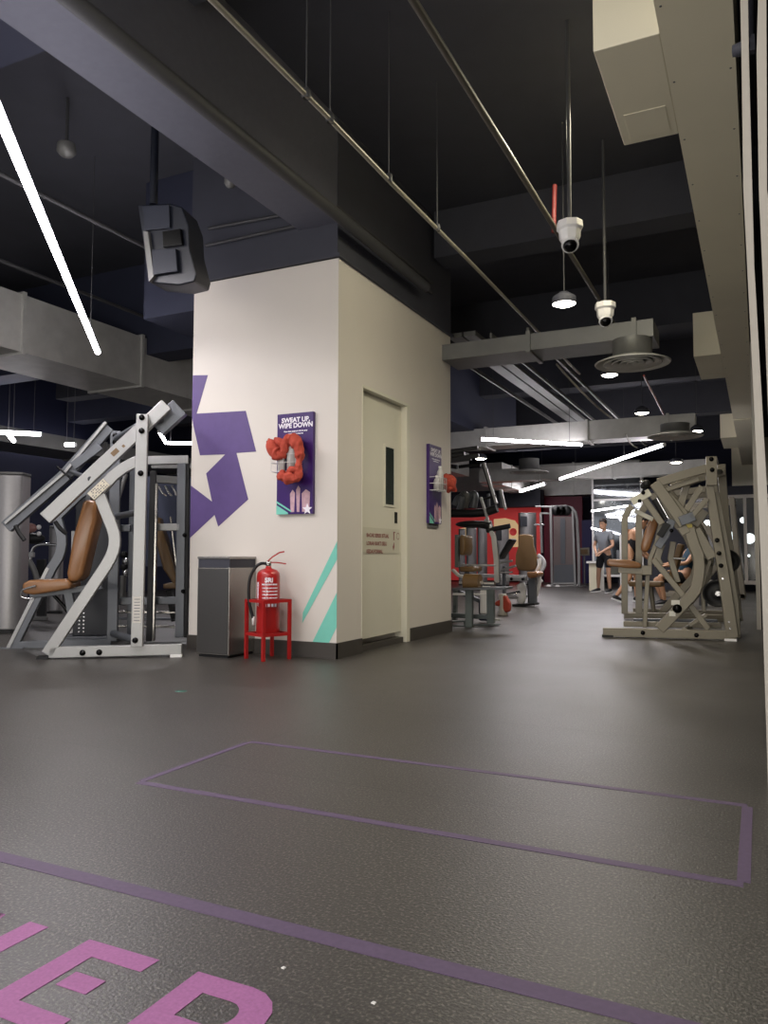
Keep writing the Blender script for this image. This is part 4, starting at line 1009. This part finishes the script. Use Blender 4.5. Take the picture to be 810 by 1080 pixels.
MB().tube([wc(*z8(120, 445), 0), wc(*z8(420, 452), 0)], .03, 10).build('roller_axle', M['chrome'], lc)
CB('seat_post', [z8(180, 350), z8(200, 500)], 4, .4, 'silverdark')
CB('rear_beam', [z8(130, 290), z8(420, 295)], 2, .5, 'silver')
CB('dark_box', [z8(70, 500), z8(300, 600)], 4, .9, 'silverdark')
MB().obox(wc(*z8(340, 590), .7), VX, VY, VZ, .12, .1, .35).build('white_block', M['white'], lc, bevel=.02)
MB().obox(wc(*z8(330, 680), .72), VX, VY, VZ, .12, .1, .25).build('dark_block', M['navy'], lc, bevel=.02)
# rack with slanted posts and levers
yr = 9.6
wk_, _, kn = yplane(yr)
rkk = thing('slanted_rack', 'tall rack with slanted steel posts, black levers and pads behind the pillar edge', 'gym rack', Z(0, 526, 652))
def KB(name, px, wpx, off=0, m='silver', d=.05): return bars(rkk, name, px, wpx, off, M[m], d=d, W=wk_, n=kn)
KB('slanted_post', [z8u(328, 65), z8u(434, 415)], 2.6)
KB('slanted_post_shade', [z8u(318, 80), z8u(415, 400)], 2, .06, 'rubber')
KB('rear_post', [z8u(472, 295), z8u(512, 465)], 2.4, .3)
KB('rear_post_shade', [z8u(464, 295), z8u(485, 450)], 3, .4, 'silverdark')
KB('main_post', [z8u(345, 545), z8u(410, 700), z8u(432, 900), z8u(436, 1090)], 4.6, .0, 'galv')
KB('main_post_flank', [z8u(375, 560), z8u(440, 780), z8u(455, 1100)], 3, .1, 'silverdark')
KB('front_strut', [z8u(300, 360), z8u(340, 480), z8u(360, 560)], 2.4, -.05)
KB('rear_strut', [z8u(365, 330), z8u(375, 480)], 2.4, .2, 'silverdark')
MB().tube([wk_(*z8u(45, 498)), wk_(*z8u(230, 498)), wk_(*z8u(340, 490)), wk_(*z8u(440, 455))], .055, 12).build('black_lever', M['rubber'], rkk)
MB().ball(wk_(*z8u(230, 590)), .24, 20, (1, .45, .20)).build('chest_pad', M['rubber'], rkk)
MB().tube([wk_(*z8u(300, 590)), wk_(*z8u(380, 605))], .05, 12).build('pad_neck', M['rubber'], rkk)
MB().tube([wk_(*z8u(370, 640)), wk_(*z8u(550, 605))], .032, 12).ball(wk_(*z8u(368, 640)), .04, 12).build('grip_handle', M['rubber'], rkk)
for i, (x, y) in enumerate(((110, 370), (150, 340), (225, 340))):
    MB().tube(smooth([wk_(*z8u(x-30, y+60), .2+.1*i), wk_(*z8u(x, y), .2+.1*i), wk_(*z8u(x+25, y+10), .2+.1*i), wk_(*z8u(x+10, y+110), .2+.1*i)]), .05, 10).build('curved_lever', M['galvdark' if i % 2 else 'silverdark'], rkk)
MB().tube([wk_(*z8u(300, 385)), wk_(*z8u(430, 345))], .015, 8).build('top_bar', M['rubber'], rkk)
for i, (x, y) in enumerate(((0, 95), (110, 98), (200, 88))): pass
MB().tube([wk_(*z8u(30, 92), .4), wk_(*z8u(100, 103), .4)], .03, 10).tube([wk_(*z8u(115, 100), .4), wk_(*z8u(220, 88), .4), wk_(*z8u(300, 86), .4)], .024, 10).build('high_bar', M['rubber'], rkk)
for x, y in ((75, 60), (140, 35), (60, -20), (130, -30), (20, 20)):
    p = wk_(*z8u(x, y), .6); MB().tube([p-VX*.25, p+VX*.25+VZ*.04], .03, 8).build('upper_arm', M['galvdark'], rkk)
KB('base_rail', [z8(360, 760), z8(470, 770)], 4, .0, 'galv')
# incline bench (black)
yb = 11.2
wb_, _, nb_ = yplane(yb)
ib = thing('incline_bench', 'small black inclined pad bench with silver rails behind the slanted rack', 'bench', Z(0, 530, 645))
pad('back_pad', [z8(440, 235), z8(455, 245), z8(568, 75), z8(545, 62), z8(520, 90)], .28, .1, M['rubber'], ib, W=wb_, n=nb_, bev=.02)
bars(ib, 'rail', [z8(460, 275), z8(570, 255)], 2.2, 0, M['silver'], W=wb_, n=nb_)
bars(ib, 'rail', [z8(480, 335), z8(600, 297)], 2.2, 0, M['silver'], W=wb_, n=nb_)
bars(ib, 'rail', [z8(455, 355), z8(570, 352)], 2, 0, M['chrome'], W=wb_, n=nb_)
bars(ib, 'leg', [z8(500, 300), z8(500, 640)], 3, .15, M['silverdark'], W=wb_, n=nb_)
bars(ib, 'foot_bar', [z8(520, 545), z8(635, 520)], 3, 0, M['rubber'], W=wb_, n=nb_)
bars(ib, 'foot_edge', [z8(520, 548), z8(630, 530)], 1.2, -.06, M['chrome'], W=wb_, n=nb_)
bars(ib, 'lower_rail', [z8(450, 572), z8(620, 570)], 2, 0, M['silver'], W=wb_, n=nb_)
# leg extension machine with bottle shaped back
ye = 12.75
we_, _, ne_ = yplane(ye)
le = thing('leg_extension_machine', 'leg extension machine with tall bottle shaped tan backrest facing the aisle', 'gym machine', Z(0, 560, 637))
pad('backrest', [z8(618, 45), z8(628, 32), z8(700, 28), z8(738, 40), z8(745, 130), z8(772, 210), z8(778, 290), z8(765, 330), z8(700, 345), z8(615, 335), z8(595, 290), z8(597, 205), z8(618, 130)], .10, 0, M['brown2'], le, W=we_, n=ne_, bev=.03)
pad('seat', [z8(690, 350), z8(770, 345), z8(788, 365), z8(775, 398), z8(720, 405), z8(695, 392)], .42, -.25, M['brown'], le, W=we_, n=ne_, bev=.03)
bars(le, 'seat_column', [z8(742, 400), z8(748, 620)], 7, -.2, M['silverdark'], W=we_, n=ne_, d=.12)
bars(le, 'seat_column_side', [z8(715, 420), z8(720, 620)], 3, -.1, M['rubber'], W=we_, n=ne_, d=.1)
bars(le, 'long_beam', [z8(210, 380), z8(690, 393)], 3.6, -.35, M['silver'], W=we_, n=ne_)
bars(le, 'long_beam_face', [z8(470, 408), z8(690, 408)], 4.6, -.38, M['silver'], W=we_, n=ne_)
for i, x in enumerate((562, 660)):
    b_ = MB(); bolt(b_, we_(*z8(x, 410), -.42), -ne_, .02); b_.build('bolt', M['boltm'], le)
MB().tube(smooth([we_(*z8(640, 450), -.3), we_(*z8(652, 500), -.3), we_(*z8(640, 620), -.3)]), [.075]*8+[.05], 12).build('white_foot', M['white'], le)
bars(le, 'base_rail', [z8(590, 632), z8(780, 622)], 2.4, -.2, M['rubber'], W=we_, n=ne_, d=.3)
bars(le, 'base_beam', [z8(540, 555), z8(730, 556)], 2.4, 0, M['silver'], W=we_, n=ne_)
MB().tube(smooth([we_(*z8(795, 235)), we_(*z8(800, 300)), we_(*z8(780, 345)), we_(*z8(800, 420)), we_(*z8(770, 560))]), .04, 10).build('white_side_handle', M['white'], le)
# red towel and white can
tw = MB(); rnd = random.Random(11)
wt, _, nt_ = yplane(10.4)
tw.prism([wt(*z8(x, y)) for x, y in ((475, 540), (505, 548), (545, 620), (540, 690), (510, 700), (480, 672), (450, 640), (418, 640), (415, 610), (450, 590))], nt_*.12)
o = tw.build('red_towel', M['redcloth'], None, bevel=.03); tag(o, 'bright red towel hanging low beside the slate leg machine', 'towel')
pt = wt(*z8(478, 700)); tag(MB().lathe((pt.x, 10.45, 0), [(0, 0), (.07, 0), (.07, .02), (.055, .05), (.055, .3), (0, .3)], seg=20).build('white_pedestal', M['post']), 'short pale pedestal on the floor under the red towel', 'stand')
# silver towers in the middle distance
tower(492, 503, 556, 617, 'left narrow tower of the pair behind the black pad', grp='curved silver machine towers', panel=False)
tower(504, 514, 556, 617, 'right narrow tower of the pair behind the black pad', grp='curved silver machine towers', panel=False)
tower(548, 566, 541, 617, 'dark faced machine tower in front of the red mural', mtl='shroud')
tower(484, 491, 558, 617, 'slim pinkish tower half hidden at the pillar edge', grp='curved silver machine towers', panel=False)
tower(523, 537, 555, 618, 'wide silver machine tower left of the dark faced one', panel=True)
# red mural wall with cream band and red disc
ym = 24.0
def mp(x, y): return Y(ym, x, y)
mu = thing('red_mural', 'bright red mural panel with cream curve and red disc on the back wall', 'mural', mp(530, 615))
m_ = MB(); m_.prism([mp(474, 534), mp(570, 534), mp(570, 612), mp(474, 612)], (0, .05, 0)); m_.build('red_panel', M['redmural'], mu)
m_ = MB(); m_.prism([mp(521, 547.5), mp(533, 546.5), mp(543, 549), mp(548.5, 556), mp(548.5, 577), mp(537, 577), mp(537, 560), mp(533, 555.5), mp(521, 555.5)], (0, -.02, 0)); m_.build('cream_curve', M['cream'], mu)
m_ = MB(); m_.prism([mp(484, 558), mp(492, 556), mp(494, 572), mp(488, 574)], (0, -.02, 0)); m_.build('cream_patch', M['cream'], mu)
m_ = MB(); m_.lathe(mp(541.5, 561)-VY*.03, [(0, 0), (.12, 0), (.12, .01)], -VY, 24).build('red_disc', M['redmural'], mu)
tag(MB().box((mp(571, 540).x, 24.3, 0), (mp(612, 540).x, 24.4, 2.7)).build('maroon_panel', M['maroon']), 'dark maroon wall panel behind the tall cable machine', 'wall panel')
tag(MB().box((mp(612, 540).x, 24.2, 0), (mp(629, 540).x, 24.3, 1.95)).build('navy_panel', mat('panel_navy', (30, 26, 78), .6)), 'deep navy wall panel between cable machine and mirror', 'wall panel')
tag(MB().box((mp(471, 540).x, 23.4, mp(500, 537).z), (mp(575, 540).x, 23.9, mp(500, 520).z)).build('bulkhead', M['black']), 'black bulkhead strip above the red mural', 'bulkhead')
# tall cable machine
yt = 21.2
wt_, _, nt2 = yplane(yt)
z7 = lambda x, y: (555+x/7.714, 500+y/7.714)
cm = thing('cable_tower_machine', 'tall cable machine with pale frame and perforated pinkish shroud in the back', 'gym machine', Z(0, 597, 618))
def TB(name, px, wpx, off=0, m='silver', d=.08): return bars(cm, name, [z7(*p) for p in px], wpx, off, M[m], d=d, W=wt_, n=nt2)
TB('front_post', [(200, 265), (212, 925)], 2.4)
TB('rear_post', [(378, 300), (400, 925)], 2.0)
MB().bar([wt_(*z7(*p), .1) for p in ((200, 268), (320, 262), (370, 275), (400, 310), (412, 370), (428, 640), (430, 920))], .075, .06, nt2).build('curved_top_frame', M['silver'], cm, bevel=.006)
TB('top_arm', [(75, 262), (200, 266)], 1.6)
TB('base_rail', [(150, 915), (430, 905)], 1.8)
TB('lower_rail', [(215, 890), (400, 888)], 1.6)
TB('left_post', [(118, 320), (128, 640)], 2.2)
TB('left_top', [(115, 318), (185, 320)], 1.6)
TB('handle_bar', [(70, 410), (150, 412)], 1.6, 0, 'chrome')
MB().prism([wt_(*z7(*p), .0) for p in ((222, 345), (378, 345), (398, 885), (222, 890))], VY*.3).build('shroud', M['mesh'], cm)
MB().prism([wt_(*z7(*p), -.01) for p in ((228, 740), (392, 735), (398, 880), (226, 885))], VY*.01).build('shroud_lower', M['silverdark'], cm)
MB().prism([wt_(*z7(*p), -.02) for p in ((276, 360), (316, 360), (318, 730), (280, 730))], VY*.01).build('shroud_window', M['silverdark'], cm)
for i, x in enumerate((245, 285, 325)):
    MB().lathe(wt_(*z7(x, 298), .05), [(0, -.03), (.14, -.03), (.14, .03), (0, .03)], VY, 18).build('pulley', M['rubber'], cm)
for x in (185, 258): MB().ball(wt_(*z7(x, 922)), .08, 12, (1, 1, .7)).build('foot', M['white'], cm)
MB().tube(smooth([wt_(*z7(95, 660), -.3), wt_(*z7(130, 690), -.3), wt_(*z7(145, 740), -.3), wt_(*z7(100, 830), -.3), wt_(*z7(125, 880), -.3)]), .06, 8).build('side_lever', M['white'], cm)
# small sign stand
g = Z(0, 616, 616)
wp6 = yplane(21.8)[0]
ss = thing('sign_stand', 'small tan framed sign box on a thin stand before the navy panel', 'sign stand', wp6(616, 616))
MB().prism([wp6(610.5, 578), wp6(621.5, 577.5), wp6(621.5, 586), wp6(610.5, 586)], VY*.08).build('frame', M['conduit'], ss, bevel=.01)
MB().prism([wp6(612.2, 579.5), wp6(620, 579.3), wp6(620, 584.5), wp6(612.2, 584.5)], -VY*.01).build('panel', M['brown2'], ss)
p_ = wp6(616.3, 586); MB().tube([p_, (p_.x, p_.y, 0)], .022, 8).build('pole', M['galvdark'], ss)
MB().lathe((p_.x, p_.y, 0), [(0, .02), (.16, .02), (.18, 0)], seg=20).build('foot', M['galvdark'], ss)
# mirror with a pale frame
yq = 20.6
def qp(x, y): return Y(yq, x, y)
mi = thing('wall_mirror', 'tall pale framed mirror reflecting tube lights behind the man in grey', 'mirror', (qp(650, 610).x, yq, 0))
a, b = qp(625, 503), qp(676, 503)
MB().box((a.x, yq, .35), (b.x, yq+.04, a.z)).build('mirror_glass', M['mirror'], mi)
m_ = MB()
for z_ in (a.z-.04, ): m_.box((a.x-.03, yq-.03, z_), (b.x+.03, yq+.05, z_+.05))
m_.box((a.x-.03, yq-.03, .3), (a.x+.02, yq+.05, a.z)).box((b.x-.02, yq-.03, .3), (b.x+.03, yq+.05, a.z)).box((a.x, yq-.03, qp(650, 528).z), (b.x, yq, qp(650, 528).z+.05)).box((a.x-.03, yq-.03, .3), (b.x+.03, yq+.05, .36)).build('mirror_frame', M['white'], mi)
tag(MB().box((-3.3, yq+.06, 0), (.3, yq+.3, 2.55)).build('dark_partition', M['black']), 'black partition carrying the framed mirror', 'partition')
for (p, q_, lab) in (((624, 539), (662, 533.5), 'slanted glowing tube standing in for a reflection in the framed mirror'), ((640, 544.5), (674, 548), 'short glowing tube standing in for a reflection in the framed mirror'), ((624, 557), (640, 561), 'lowest glowing tube standing in for a mirror reflection beside the man in grey')):
    led(Y(19.6, *p), Y(19.6, *q_), .02, lab, rods=False)  # added glowing tubes stand in for light lines reflected in the mirror
# ticket box near person
bxp = thing('white_cabinet', 'low pale cabinet with ledge behind the man in grey', 'cabinet', Z(0, 626, 622))
yk = 19.0
a, b, c_ = Y(yk, 621, 594), Y(yk, 631, 622), Y(yk, 619, 592)
MB().box((a.x, yk, 0), (b.x, yk+.3, a.z)).build('cabinet_body', M['soffit'], bxp, bevel=.01)
MB().box((c_.x, yk-.06, a.z), (b.x+.06, yk+.32, a.z+.05)).build('ledge', M['white'], bxp)
for i, x in enumerate((632, 655, 661)):
    a = Y(19.2, x, 586); tag(MB().box((a.x-.03, 19.2, 0), (a.x+.03, 19.26, 1.0 if i == 0 else 1.35)).box((a.x+.035, 19.22, 0), (a.x+.10, 19.26, .95)).build('rack_post', M['white']), ['white rack post just behind the legs of the man in grey', 'white rack post right of the man in grey', 'white rack post nearest the arched machine post'][i], 'post', 'white posts behind the man in grey')

# ================================================================== PEOPLE
def skin_body(name, chains, material, parent, root, sub=2):
    """chains: lists of (point, radius); points that coincide are merged"""
    vs, rad, ed, idx = [], [], [], {}
    off = parent_loc(parent)
    for ch in chains:
        prev = None
        for p, r in ch:
            key = tuple(round(c, 4) for c in p)
            if key not in idx: idx[key] = len(vs); vs.append(Vector(p)-off); rad.append(r)
            i = idx[key]
            if prev is not None and prev != i: ed.append((prev, i))
            prev = i
    me = bpy.data.meshes.new(name); me.from_pydata(vs, ed, []); me.update(); me.materials.append(material)
    o = bpy.data.objects.new(name, me); COL.objects.link(o)
    if parent: o.parent = parent
    md = o.modifiers.new('skin', 'SKIN'); md.use_smooth_shade = True
    rk_ = tuple(round(c, 4) for c in root)
    for i, sv in enumerate(me.skin_vertices[0].data):
        r = rad[i]; sv.radius = (r, r) if not isinstance(r, tuple) else r
        sv.use_root = (i == idx.get(rk_, 0))
    q = o.modifiers.new('sub', 'SUBSURF'); q.levels = sub; q.render_levels = sub
    return o
def person(base, face, J, mats, label, hand_curl=.3):
    """J: joint offsets (right, forward, up) in metres from base; face = heading angle"""
    F = Vector((math.cos(face), math.sin(face), 0)); Rr = Vector((F.y, -F.x, 0))
    def G(k): a = J[k] if isinstance(k, str) else k; return tuple(base + Rr*a[0] + F*a[1] + VZ*a[2])
    def lerp(a, b, t): return tuple(Vector(G(a)).lerp(Vector(G(b)), t))
    t = thing('person', label, 'person', base)
    sk = mats['skin']
    pel, ch, nk = G('pelvis'), G('chest'), G('neck')
    chains = [[(pel, .11), (lerp('pelvis', 'chest', .5), .105), (ch, .125), (nk, .05), (G('headbase'), .055)]]
    for s in ('l', 'r'):
        sh, el, wr_, hp_, kn, an, to = [G(s+k) for k in ('sho', 'elb', 'wri', 'hip', 'kne', 'ank', 'toe')]
        chains.append([(ch, .125), (sh, .062), (lerp(s+'sho', s+'elb', .5), .047), (el, .038), (lerp(s+'elb', s+'wri', .4), .037), (wr_, .025)])
        chains.append([(pel, .11), (hp_, .092), (lerp(s+'hip', s+'kne', .5), .072), (kn, .052), (lerp(s+'kne', s+'ank', .35), .053), (an, .032)])
        # hand: palm and five fingers
        w0 = Vector(wr_); dr = (w0-Vector(el)).normalized(); sd_ = dr.cross(F).normalized() if abs(dr.dot(F)) < .95 else Rr
        palm = w0+dr*.05
        chains.append([(wr_, .025), (tuple(palm), .028), (tuple(w0+dr*.085), .026)])
        for k in range(4):
            ln = (.062, .075, .07, .055)[k]; o0 = w0+dr*.085+sd_*(-.03+.02*k)
            mid_ = o0+dr*ln*.55; end = mid_+(dr*.8+F*hand_curl).normalized()*ln*.45
            chains.append([(tuple(w0+dr*.085), .026), (tuple(o0), .010), (tuple(mid_), .009), (tuple(end), .008)])
        th = palm-sd_*.03; chains.append([(tuple(palm), .028), (tuple(th), .011), (tuple(th+dr*.03-sd_*.02+F*.01), .0095), (tuple(th+dr*.055-sd_*.022+F*.02), .008)])
    skin_body('body', chains, sk, t, pel)
    # head
    hc = Vector(G('head')); hf = (F*math.cos(J.get('tilt', 0)) - VZ*math.sin(J.get('tilt', 0))).normalized(); hr = Rr; hu = hr.cross(hf).normalized()
    if hu.z < 0: hu = -hu
    HM = Matrix((hr, hf, hu)).transposed()
    hd = MB(); seg = 20; prof = [(.02, -.122, .045), (.045, -.112, .035), (.060, -.085, .02), (.068, -.05, .008), (.073, -.01, 0), (.077, .03, -.004), (.076, .065, -.008), (.064, .095, -.012), (.040, .115, -.014), (.01, .122, -.014)]
    vs = []
    for r, z_, fy in prof:
        for k in range(seg):
            a = 2*PI*k/seg; dy = math.sin(a)*r*1.22+fy
            vs.append(hc + HM @ Vector((math.cos(a)*r, dy, z_)))
    hd.add(vs, [(i*seg+k, i*seg+(k+1) % seg, (i+1)*seg+(k+1) % seg, (i+1)*seg+k) for i in range(len(prof)-1) for k in range(seg)], True)
    hd.add(vs[:seg], [tuple(range(seg))], True)
    hd.prism([hc+HM @ Vector(v) for v in ((0, .088, .02), (-.014, .082, -.035), (0, .108, -.03), (.014, .082, -.035))][:3], HM @ Vector((.008, 0, 0)))
    hd.ball(hc+HM @ Vector((0, .098, -.028)), .014, 10)
    for s in (-1, 1): hd.ball(hc+HM @ Vector((s*.077, -.005, -.01)), .03, 10, (.35, .7, 1), HM)
    hd.tube([Vector(G('headbase'))-VZ*.02, hc+HM @ Vector((0, -.02, -.07))], [.052, .055], 14)
    hdo = hd.build('head', sk, t, sub=1)
    m_ = MB()
    for s in (-1, 1): m_.ball(hc+HM @ Vector((s*.030, .083, .01)), .009, 8)
    m_.build('eyes', M['eye'], hdo)
    m_ = MB()
    for s in (-1, 1): m_.obox(hc+HM @ Vector((s*.031, .089, .030)), hr, hf, hu, .032, .008, .006)
    m_.build('eyebrows', M['hair'], hdo)
    MB().ball(hc+HM @ Vector((0, .086, -.065)), .02, 8, (1, .4, .35), HM).build('mouth', M['lip'], hdo)
    hm = MB(); vs = []; rows = [(.080, .028), (.084, .055), (.082, .085), (.066, .112), (.04, .13), (.01, .137)]
    for r, z_ in rows:
        for k in range(seg):
            a = 2*PI*k/seg; drop = -.055 if (math.sin(a) < -.1 and z_ < .04) else (-.02 if math.sin(a) < .4 and z_ < .04 else .03 if z_ < .04 else 0)
            vs.append(hc + HM @ Vector((math.cos(a)*r, math.sin(a)*r*1.22-.006, z_+drop)))
    hm.add(vs, [(i*seg+k, i*seg+(k+1) % seg, (i+1)*seg+(k+1) % seg, (i+1)*seg+k) for i in range(len(rows)-1) for k in range(seg)], True)
    hm.build('hair', M['hair'], hdo, sub=1)
    # clothes
    if mats.get('top'):
        sl = mats.get('sleeve', .55); cs = [[(tuple(Vector(pel)-VZ*.03), .135), (lerp('pelvis', 'chest', .5), .125), (ch, .145), (lerp('chest', 'neck', .75), .075)]]
        if sl:
            for s in ('l', 'r'): cs.append([(ch, .145), (G(s+'sho'), .082), (lerp(s+'sho', s+'elb', sl), .064)])
        else:
            for s in ('l', 'r'): cs.append([(ch, .145), (lerp('chest', s+'sho', .6), .06), ])
        skin_body('shirt', cs, mats['top'], t, tuple(Vector(pel)-VZ*.03))
    cs = [[(tuple(Vector(pel)+VZ*.06), .128), (pel, .132)]]
    for s in ('l', 'r'): cs.append([(pel, .132), (G(s+'hip'), .108), (lerp(s+'hip', s+'kne', .45), .094), (lerp(s+'hip', s+'kne', .85), .084)])
    skin_body('shorts', cs, M['shorts'], t, pel)
    for s in ('l', 'r'):
        an, to = Vector(G(s+'ank')), Vector(G(s+'toe')); d = to-an; d = d.normalized()
        d2 = (to - an); d2.z = min(d2.z, -.0); fl = Vector((d.x, d.y, 0)).normalized()
        lowz = min(to.z, an.z-.07)-.0
        sd_ = fl.cross(VZ)
        pitch = math.atan2((to.z+.03)-(an.z-.045), Vector((to.x-an.x, to.y-an.y, 0)).length)
        ax_ = (fl*math.cos(pitch)+VZ*math.sin(pitch)); un = sd_.cross(ax_)
        if un.z < 0: un = -un
        heel = an - ax_*.06 - un*.045
        sec = [(0, .034, .05), (.05, .04, .062), (.12, .042, .052), (.19, .048, .038), (.245, .040, .024), (.268, .018, .012)]
        up_, so_ = [], []
        shm = MB(); ring = []
        for l, hw, hh in sec:
            c = heel + ax_*l
            ring.append([c+sd_*hw, c+sd_*hw*.95+un*hh*.6, c+sd_*hw*.45+un*hh*1.1, c-sd_*hw*.45+un*hh*1.1, c-sd_*hw*.95+un*hh*.6, c-sd_*hw])
        fl_ = [v for r in ring for v in r]; n6 = 6
        shm.add(fl_, [(i*n6+k, i*n6+(k+1) % n6, (i+1)*n6+(k+1) % n6, (i+1)*n6+k) for i in range(len(ring)-1) for k in range(n6)]+[tuple(range(n6)), tuple(range((len(ring)-1)*n6, len(ring)*n6))], True)
        shm.tube([an+VZ*.02, an-un*.03], [.036, .042], 12)
        sh_ = shm.build('shoe', M['shoe'], t, sub=1)
        sm_ = MB(); sm_.prism([heel+ax_*l+sd_*hw*1.05 for l, hw, hh in sec]+[heel+ax_*l-sd_*hw*1.05 for l, hw, hh in reversed(sec)], -un*.022); sm_.build('sole', M['sole'], sh_)
    return t
# man in grey shirt, hands together in front, looking to the left of the picture
pb = Z(0, 638, 625.5); face = math.atan2(-rt.y*.75-fwd.y*.65, -rt.x*.75-fwd.x*.65)
J = dict(pelvis=(0,0,.90), chest=(0,.01,1.22), neck=(0,.0,1.40), headbase=(0,.015,1.45), head=(0,.04,1.555), tilt=.1,
    lsho=(-.175,.0,1.33), lelb=(-.26,.06,1.06), lwri=(-.08,.24,.92), rsho=(.175,.0,1.33), relb=(.25,.02,1.05), rwri=(.05,.25,.90),
    lhip=(-.09,0,.86), lkne=(-.12,.03,.48), lank=(-.13,.0,.085), ltoe=(-.15,.14,.0), rhip=(.09,0,.86), rkne=(.17,-.02,.48), rank=(.24,-.10,.085), rtoe=(.28,.04,.0))
for k in list(J):
    if k != 'tilt': J[k] = tuple(c*1.0 for c in J[k])
person(pb+VZ*.0, face, J, dict(skin=M['skin'], top=M['shirt'], sleeve=.6), 'standing man in grey t-shirt and black shorts, hands joined in front')
# person leaning behind the right machine
pb = Z(0, 664, 636); face2 = math.atan2(rt.y, rt.x)
J2 = dict(pelvis=(0,0,.88), chest=(0,.10,1.17), neck=(0,.17,1.32), headbase=(0,.2,1.36), head=(0,.25,1.45), tilt=.5,
    lsho=(-.17,.10,1.26), lelb=(-.22,.12,1.0), lwri=(-.18,.30,.86), rsho=(.17,.10,1.26), relb=(.22,.10,1.0), rwri=(.20,.28,.84),
    lhip=(-.09,0,.84), lkne=(-.1,.16,.48), lank=(-.11,.16,.085), ltoe=(-.11,.30,.0), rhip=(.09,-.02,.84), rkne=(.1,-.02,.46), rank=(.1,-.27,.12), rtoe=(.1,-.14,.0))
person(pb, face2, J2, dict(skin=M['skin2'], top=M['shorts'], sleeve=0), 'person in black tank top leaning forward behind the arched machine posts')
# seated person on the bench behind
pb = Z(0, 721, 639); face3 = math.atan2(-rt.y, -rt.x)
J3 = dict(pelvis=(0,0,.50), chest=(0,-.15,.82), neck=(0,-.19,.99), headbase=(0,-.2,1.04), head=(0,-.19,1.15), tilt=.1,
    lsho=(-.17,-.17,.92), lelb=(-.23,.02,.72), lwri=(-.17,.28,.68), rsho=(.17,-.17,.92), relb=(.23,.02,.72), rwri=(.17,.28,.68),
    lhip=(-.09,.03,.48), lkne=(-.13,.44,.50), lank=(-.13,.36,.085), ltoe=(-.13,.50,.0), rhip=(.09,.03,.48), rkne=(.13,.42,.44), rank=(.13,.30,.085), rtoe=(.13,.44,.0))
person(pb, face3, J3, dict(skin=M['skin2'], top=M['tealtop'], sleeve=.4), 'seated person in teal top, bare legs, behind the large right machine')
fb3 = thing('flat_bench', 'low bench carrying the seated person in teal behind the right machine', 'bench', (pb.x, pb.y, 0))
Fv = Vector((math.cos(face3), math.sin(face3), 0)); Rv = Vector((Fv.y, -Fv.x, 0))
MB().obox(pb-Fv*.15+VZ*.345, Fv, Rv, VZ, .55, .3, .07).build('seat', M['brown2'], fb3, bevel=.02, seg=3)
for k in (-1, 1): MB().obox(pb+Fv*(-.15+.18*k)+VZ*.155, Fv, Rv, VZ, .06, .2, .31).build('leg', M['silverdark'], fb3)

# ================================================================== LIGHT
wld = bpy.data.worlds.new('world'); SC.world = wld; wld.use_nodes = True
bg = wld.node_tree.nodes['Background']; bg.inputs[0].default_value = (.95, .95, 1, 1); bg.inputs[1].default_value = .6
SC.view_settings.view_transform = 'Standard'; SC.view_settings.look = 'None'; SC.view_settings.exposure = 0
